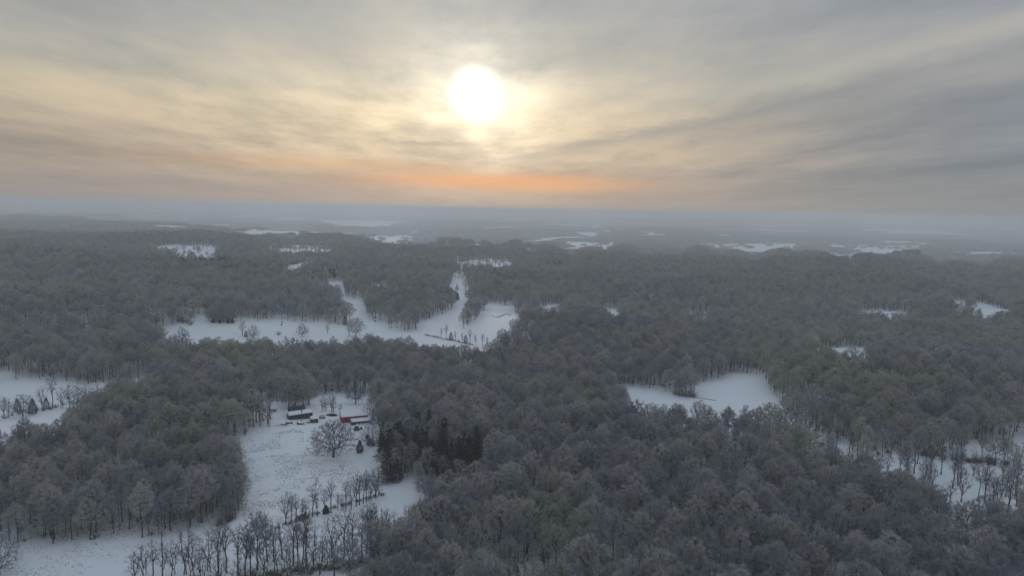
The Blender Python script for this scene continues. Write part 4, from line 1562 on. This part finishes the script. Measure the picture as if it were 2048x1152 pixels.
def tractor(px, py, rz):
    P = ground(px, py)
    o = empty('tractor', tuple(P), rz)
    tag(o, 'dark farm tractor dusted with snow parked before the open shed', 'tractor')
    MB().box((.95, 0, 1.15), (1.7, .72, .62), bevel=.08).build('hood', M['tractor'], o)
    MB().box((.3, 0, .72), (2.6, .5, .4), bevel=.05).build('chassis', M['interior'], o)
    c = MB().box((-.55, 0, 1.95), (1.25, 1.3, 1.3), bevel=.1).build('cab', M['glass'], o)
    MB().box((-.55, 0, 2.68), (1.45, 1.5, .14), bevel=.04).build('cab_roof', M['tractor'], c)
    MB().box((-.55, 0, 2.79), (1.4, 1.45, .1), bevel=.04).build('roof_snow', M['roofsnow'], c)
    MB().box((.95, 0, 1.5), (1.5, .6, .08), bevel=.03).build('hood_snow', M['roofsnow'], o)
    for sy in (-1, 1):
        wheel(o, -.75, sy * .85, .82, .45)
        wheel(o, 1.35, sy * .7, .5, .3)
        MB().box((-.75, sy * .85, 1.72), (1.1, .42, .07), bevel=.02).build('fender', M['tractor'], o)
        MB().tube([(1.83, sy * .24, 1.3), (1.78, sy * .24, 1.3)], .09, 8).build('headlight', M['whitepaint'], o)
    MB().tube([(1.2, .2, 1.4), (1.2, .2, 2.3)], .04, 6).build('exhaust', M['metal'], o)


tractor(712.5, 861, 2.2)


def hay_bale(px, py, rz, label):
    P = ground(px, py)
    o = empty('hay_bale', tuple(P), rz)
    tag(o, label, 'hay bale')
    n = 18
    b = MB()
    b.tube([(0, -.62, .66), (0, -.56, .66), (0, .56, .66), (0, .62, .66)], (.60, .70, .70, .60), n)
    b.build('bale', M['hay'], o)
    s = MB()
    pts_ = [(math.cos(a) * .71, .66 + math.sin(a) * .71) for a in np.linspace(.5, PI - .5, 8)]
    top = [(math.cos(a) * .80, .66 + math.sin(a) * .80) for a in np.linspace(PI - .6, .6, 8)]
    s.prism(pts_ + top, -.55, .55)
    s.build('snow_cap', M['roofsnow'], o)


hay_bale(722, 858.5, .5, 'round hay bale with snow cap lying beside the tractor')


def utility_pole(px, py, h, label, lamp=False):
    P = ground(px, py)
    o = empty('utility_pole', tuple(P), rnd.uniform(-.3, .3))
    tag(o, label, 'pole')
    MB().tube([(0, 0, -.5), (0, 0, h)], (.17, .11), 8).build('pole', M['pole'], o)
    a = MB().box((0, .13, h - .5), (1.9, .1, .12)).build('crossarm', M['pole'], o)
    for x in (-.85, -.3, .3, .85):
        MB().tube([(x, .13, h - .45), (x, .13, h - .25)], (.05, .03), 6).build('insulator', M['whitepaint'], a)
    if lamp:
        MB().tube([(0, -.1, h - 1.2), (0, -.9, h - .9)], .03, 6).build('lamp_arm', M['metal'], o)
        MB().box((0, -.95, h - .95), (.22, .4, .14), bevel=.04).build('lamp_head', M['metal'], o)
    MB().tube([(.22, 0, h - 1.6), (.22, 0, h - .9)], .16, 8).build('transformer', M['metal'], o)


utility_pole(701.5, 869, 7.6, 'thin utility pole between the huge oak and the open shed', True)
utility_pole(603, 842, 6.2, 'dark utility pole standing in front of the farm house')
utility_pole(324.5, 1114, 9.0, 'lone utility pole in the snow beside the farm lane')


def hay_wagon(px, py, rz):
    P = ground(px, py)
    o = empty('hay_wagon', tuple(P), rz)
    tag(o, 'small slatted hay wagon standing in the snow beside the shed', 'wagon')
    dk = MB().box((0, 0, .75), (3.0, 1.6, .12)).build('deck', M['wood'], o)
    MB().box((0, 0, .84), (2.9, 1.5, .08)).build('snow', M['roofsnow'], dk)
    for sy in (-1, 1):
        for k in range(3):
            MB().box((0, sy * .84, .98 + k * .26), (3.0, .05, .14)).build('slat', M['wood'], o)
        for k in range(4):
            MB().box((-1.35 + k * .9, sy * .79, 1.15), (.08, .05, .85)).build('stake', M['wood'], o)
        for x in (-1.0, 1.0):
            wheel(o, x, sy * .72, .38, .2)
    MB().tube([(1.5, 0, .6), (2.7, 0, .35)], .05, 6).build('drawbar', M['metal'], o)


hay_wagon(644.5, 837, .15)


def flat_trailer(px, py, rz):
    P = ground(px, py)
    o = empty('flatbed_trailer', tuple(P), rz)
    tag(o, 'low dark flatbed trailer parked in the snow before the house', 'trailer')
    MB().box((0, 0, .62), (3.8, 1.7, .22), bevel=.03).build('deck', M['darkwall'], o)
    MB().box((.3, 0, .78), (2.6, 1.4, .1), bevel=.03).build('snow', M['roofsnow'], o)
    for sy in (-1, 1):
        for x in (-.9, -.1):
            wheel(o, x, sy * .72, .34, .2)
    MB().tube([(1.9, 0, .55), (3.0, 0, .4)], .06, 6).build('drawbar', M['metal'], o)
    MB().box((-1.8, 0, 1.0), (.08, 1.6, .6)).build('tailboard', M['wood'], o)


flat_trailer(601, 848.5, .12)


def lumber_pile(px, py, rz, label, n, L):
    P = ground(px, py)
    o = empty('lumber_pile', tuple(P), rz)
    tag(o, label, 'lumber')
    for k in range(n):
        row, col_ = divmod(k, 4)
        x = rnd.uniform(-.25, .25)
        MB().box((x, -.6 + col_ * .36, .1 + row * .19), (L * rnd.uniform(.85, 1.0), .26, .15), rnd.uniform(-.03, .03)).build('plank', M['wood'], o)
    MB().box((0, -.05, .1 + (n // 4) * .19 - .02), (L * .7, .9, .07), 0, .03).build('snow', M['roofsnow'], o)


lumber_pile(578, 846.5, .25, 'grey lumber pile under snow close to the house wall', 12, 3.6)
lumber_pile(568, 849.5, .15, 'low lumber pile lying out on the snow before the grove', 8, 3.0)
lumber_pile(616.5, 845.5, .4, 'short stack of boards between trailer and small shed', 8, 1.6)
lumber_pile(690, 848.5, .5, 'dark stack of boards lying in front of the red barn wall', 8, 1.6)


def brush_pile():
    P = ground(663, 831)
    rg = np.random.default_rng(9)
    t = TM()
    n = 420
    a = rg.uniform(0, 2 * PI, n)
    q = rg.uniform(0, 1, n) ** .5
    b = np.stack([np.cos(a) * q * 3.0, np.sin(a) * q * 2.0, rg.uniform(0, 1.2, n) * (1.1 - q)], 1)
    d = rg.normal(0, 1, (n, 3)) * np.array([1, 1, .35])
    d /= np.linalg.norm(d, axis=1, keepdims=True)
    for i in range(n):
        t.seg(b[i] - d[i] * .8, b[i] + d[i] * .8, .05, .025, 3)
    me = t.mesh('brush_pile', M['brush'])
    o = link('brush_pile', me, None, tuple(P), .1)
    tag(o, 'oval pile of cut brush in the snow between house and barn', 'brush pile')


brush_pile()


def gate_post(px, py):
    P = ground(px, py)
    o = empty('clothesline_post', tuple(P), .3)
    tag(o, 'pale T-shaped post standing at the end of the red barn', 'post')
    MB().tube([(0, 0, -.3), (0, 0, 2.4)], .07, 8).build('post', M['whitepaint'], o)
    MB().box((0, 0, 2.36), (1.3, .09, .09)).build('crossbar', M['whitepaint'], o)


gate_post(679, 838.5)


def far_house(px, py, L, D, ev, rd, wall, label, name='farm_building', rz=None):
    P = ground(px, py)
    o = empty(name, tuple(P), rnd.uniform(-.4, .4) if rz is None else rz)
    tag(o, label, 'building')
    vs, fs = gable_shell(L, D, ev, rd)
    MB().add([(x - L / 2, y - D / 2, z) for x, y, z in vs], fs).build('wall', wall, o)
    r = MB()
    slab(r, -L / 2, L / 2, -D / 2 - .4, ev - .13, 0, rd + .05, .3, .35)
    slab(r, -L / 2, L / 2, D / 2 + .4, ev - .13, 0, rd + .05, .3, .35)
    r.build('roof', M['roofsnow'], o)
    MB().box((0, -D / 2 - .03, 1.1), (1.6, .08, 2.2)).build('door', M['darkwall'], o)
    for x in (-L * .3, L * .3):
        MB().box((x, -D / 2 - .03, 1.6), (1.2, .08, 1.1)).build('window', M['glass'], o)


far_house(757, 577, 17, 8, 2.6, 4.6, M['darkwall'], 'small snow roofed building in the clearing among far woods', rz=.1)
far_house(963, 486, 24, 12, 4, 7, M['whitepaint'], 'pale far farm building at the edge of the misty valley')
far_house(1187, 489, 26, 12, 4, 8, M['whitepaint'], 'pale long building among the far snow patches')
far_house(1330, 491, 22, 12, 4, 8, M['whitepaint'], 'white far house beside the long thin snow field')


def mast():
    a = math.radians(18.6)
    r = 7400.0
    x, y = r * math.sin(a), r * math.cos(a)
    z = float(H(x, y))
    o = empty('radio_mast', (x, y, z), 0)
    tag(o, 'slim radio mast on the hazy far ridge', 'mast')
    for q in range(3):
        an = 2 * PI * q / 3
        MB().tube([(math.cos(an) * 1.6, math.sin(an) * 1.6, -1), (math.cos(an) * .4, math.sin(an) * .4, 38)], .25, 5).build('leg', M['metal'], o)
    for k in range(9):
        zz = 2 + k * 4
        f = 1.6 + (.4 - 1.6) * zz / 38
        p = [(math.cos(2 * PI * q / 3) * f, math.sin(2 * PI * q / 3) * f, zz) for q in range(4)]
        MB().tube(p, .12, 4).build('brace', M['metal'], o)


mast()


# ------------------------------------------------------------------ dead grass standing through the snow
def tufts(name, polys, step, label, prob, seed, rows=None):
    rg = np.random.default_rng(seed)
    t = TM()
    for poly in polys:
        W = np.array([ground(*p)[:2] for p in poly])
        x0, y0 = W.min(0)
        x1, y1 = W.max(0)
        n = int((x1 - x0) * (y1 - y0) / step ** 2)
        x = rg.uniform(x0, x1, n)
        y = rg.uniform(y0, y1, n)
        k = in_poly(x, y, W)
        dn = .5 + .33 * wave(x, y, 34, seed) + .25 * wave(x, y, 9, seed + 1)
        k &= rg.uniform(0, 1, n) < np.clip(dn, .06, 1) * prob
        x, y = x[k], y[k]
        m = len(x)
        nb = 4
        B = np.repeat(np.column_stack([x, y, H(x, y) - .03]), nb, 0) + np.column_stack([rg.normal(0, .12, (m * nb, 2)), np.zeros(m * nb)])
        hgt = np.repeat(rg.uniform(.14, .52, m) ** 1.0, nb)
        T = B + np.column_stack([rg.normal(0, .12, (m * nb, 2)), hgt * rg.uniform(.7, 1.1, m * nb)])
        t.slivers(B, T, rg.uniform(.05, .15, m * nb), rg)
    o = link(name, t.mesh(name, M['grass']))
    tag(o, label, 'grass', kind='stuff')


tufts('field_stubble', [[(455, 884), (545, 868), (585, 858), (606, 862), (608, 886), (560, 897), (458, 914)],
                        [(462, 930), (540, 912), (625, 908), (700, 922), (752, 928), (752, 960), (748, 975), (690, 990), (640, 1005), (590, 1030), (560, 1046), (520, 1060), (490, 1050), (478, 1010), (470, 960)]],
      .62, 'dark stubble tufts poking through snow on the farm field', 1.0, 21)
tufts('weed_stubble', [[(40, 1090), (180, 1086), (320, 1084), (300, 1110), (240, 1140), (160, 1160), (-20, 1165), (-20, 1120)]], .85, 'sparse dead weeds poking through snow on the lower field', .75, 25)
tufts('lane_grass', [[(500, 918), (560, 909), (612, 903), (612, 905), (560, 911.2), (500, 920.4)], [(696, 918), (712, 938), (714, 938), (698, 917)], [(405, 1070), (460, 1048), (530, 1052), (560, 1056), (520, 1072), (440, 1090)],
                     [(546, 852), (566, 846), (590, 850), (560, 856)]], .5, 'dead grass lining the lane and yard edges', .9, 29)

# ------------------------------------------------------------------ morning haze
HB = 75000.0
zlo, zhi = -170.0, 142.0
hz = MB().box((0, 0, (zlo + zhi) / 2), (2 * HB, 2 * HB, zhi - zlo))
hm = bpy.data.materials.new('haze')
hm.use_nodes = True
hn = hm.node_tree
hn.nodes.clear()
pv = hn.nodes.new('ShaderNodeVolumePrincipled')
pv.inputs['Color'].default_value = (.87, .92, .97, 1)
pv.inputs['Density'].default_value = .00023
pv.inputs['Anisotropy'].default_value = .25
ho = hn.nodes.new('ShaderNodeOutputMaterial')
hn.links.new(pv.outputs[0], ho.inputs['Volume'])
haze = hz.build('haze', hm)
tag(haze, 'thin bluish morning haze filling the air over the land', 'haze', kind='stuff')
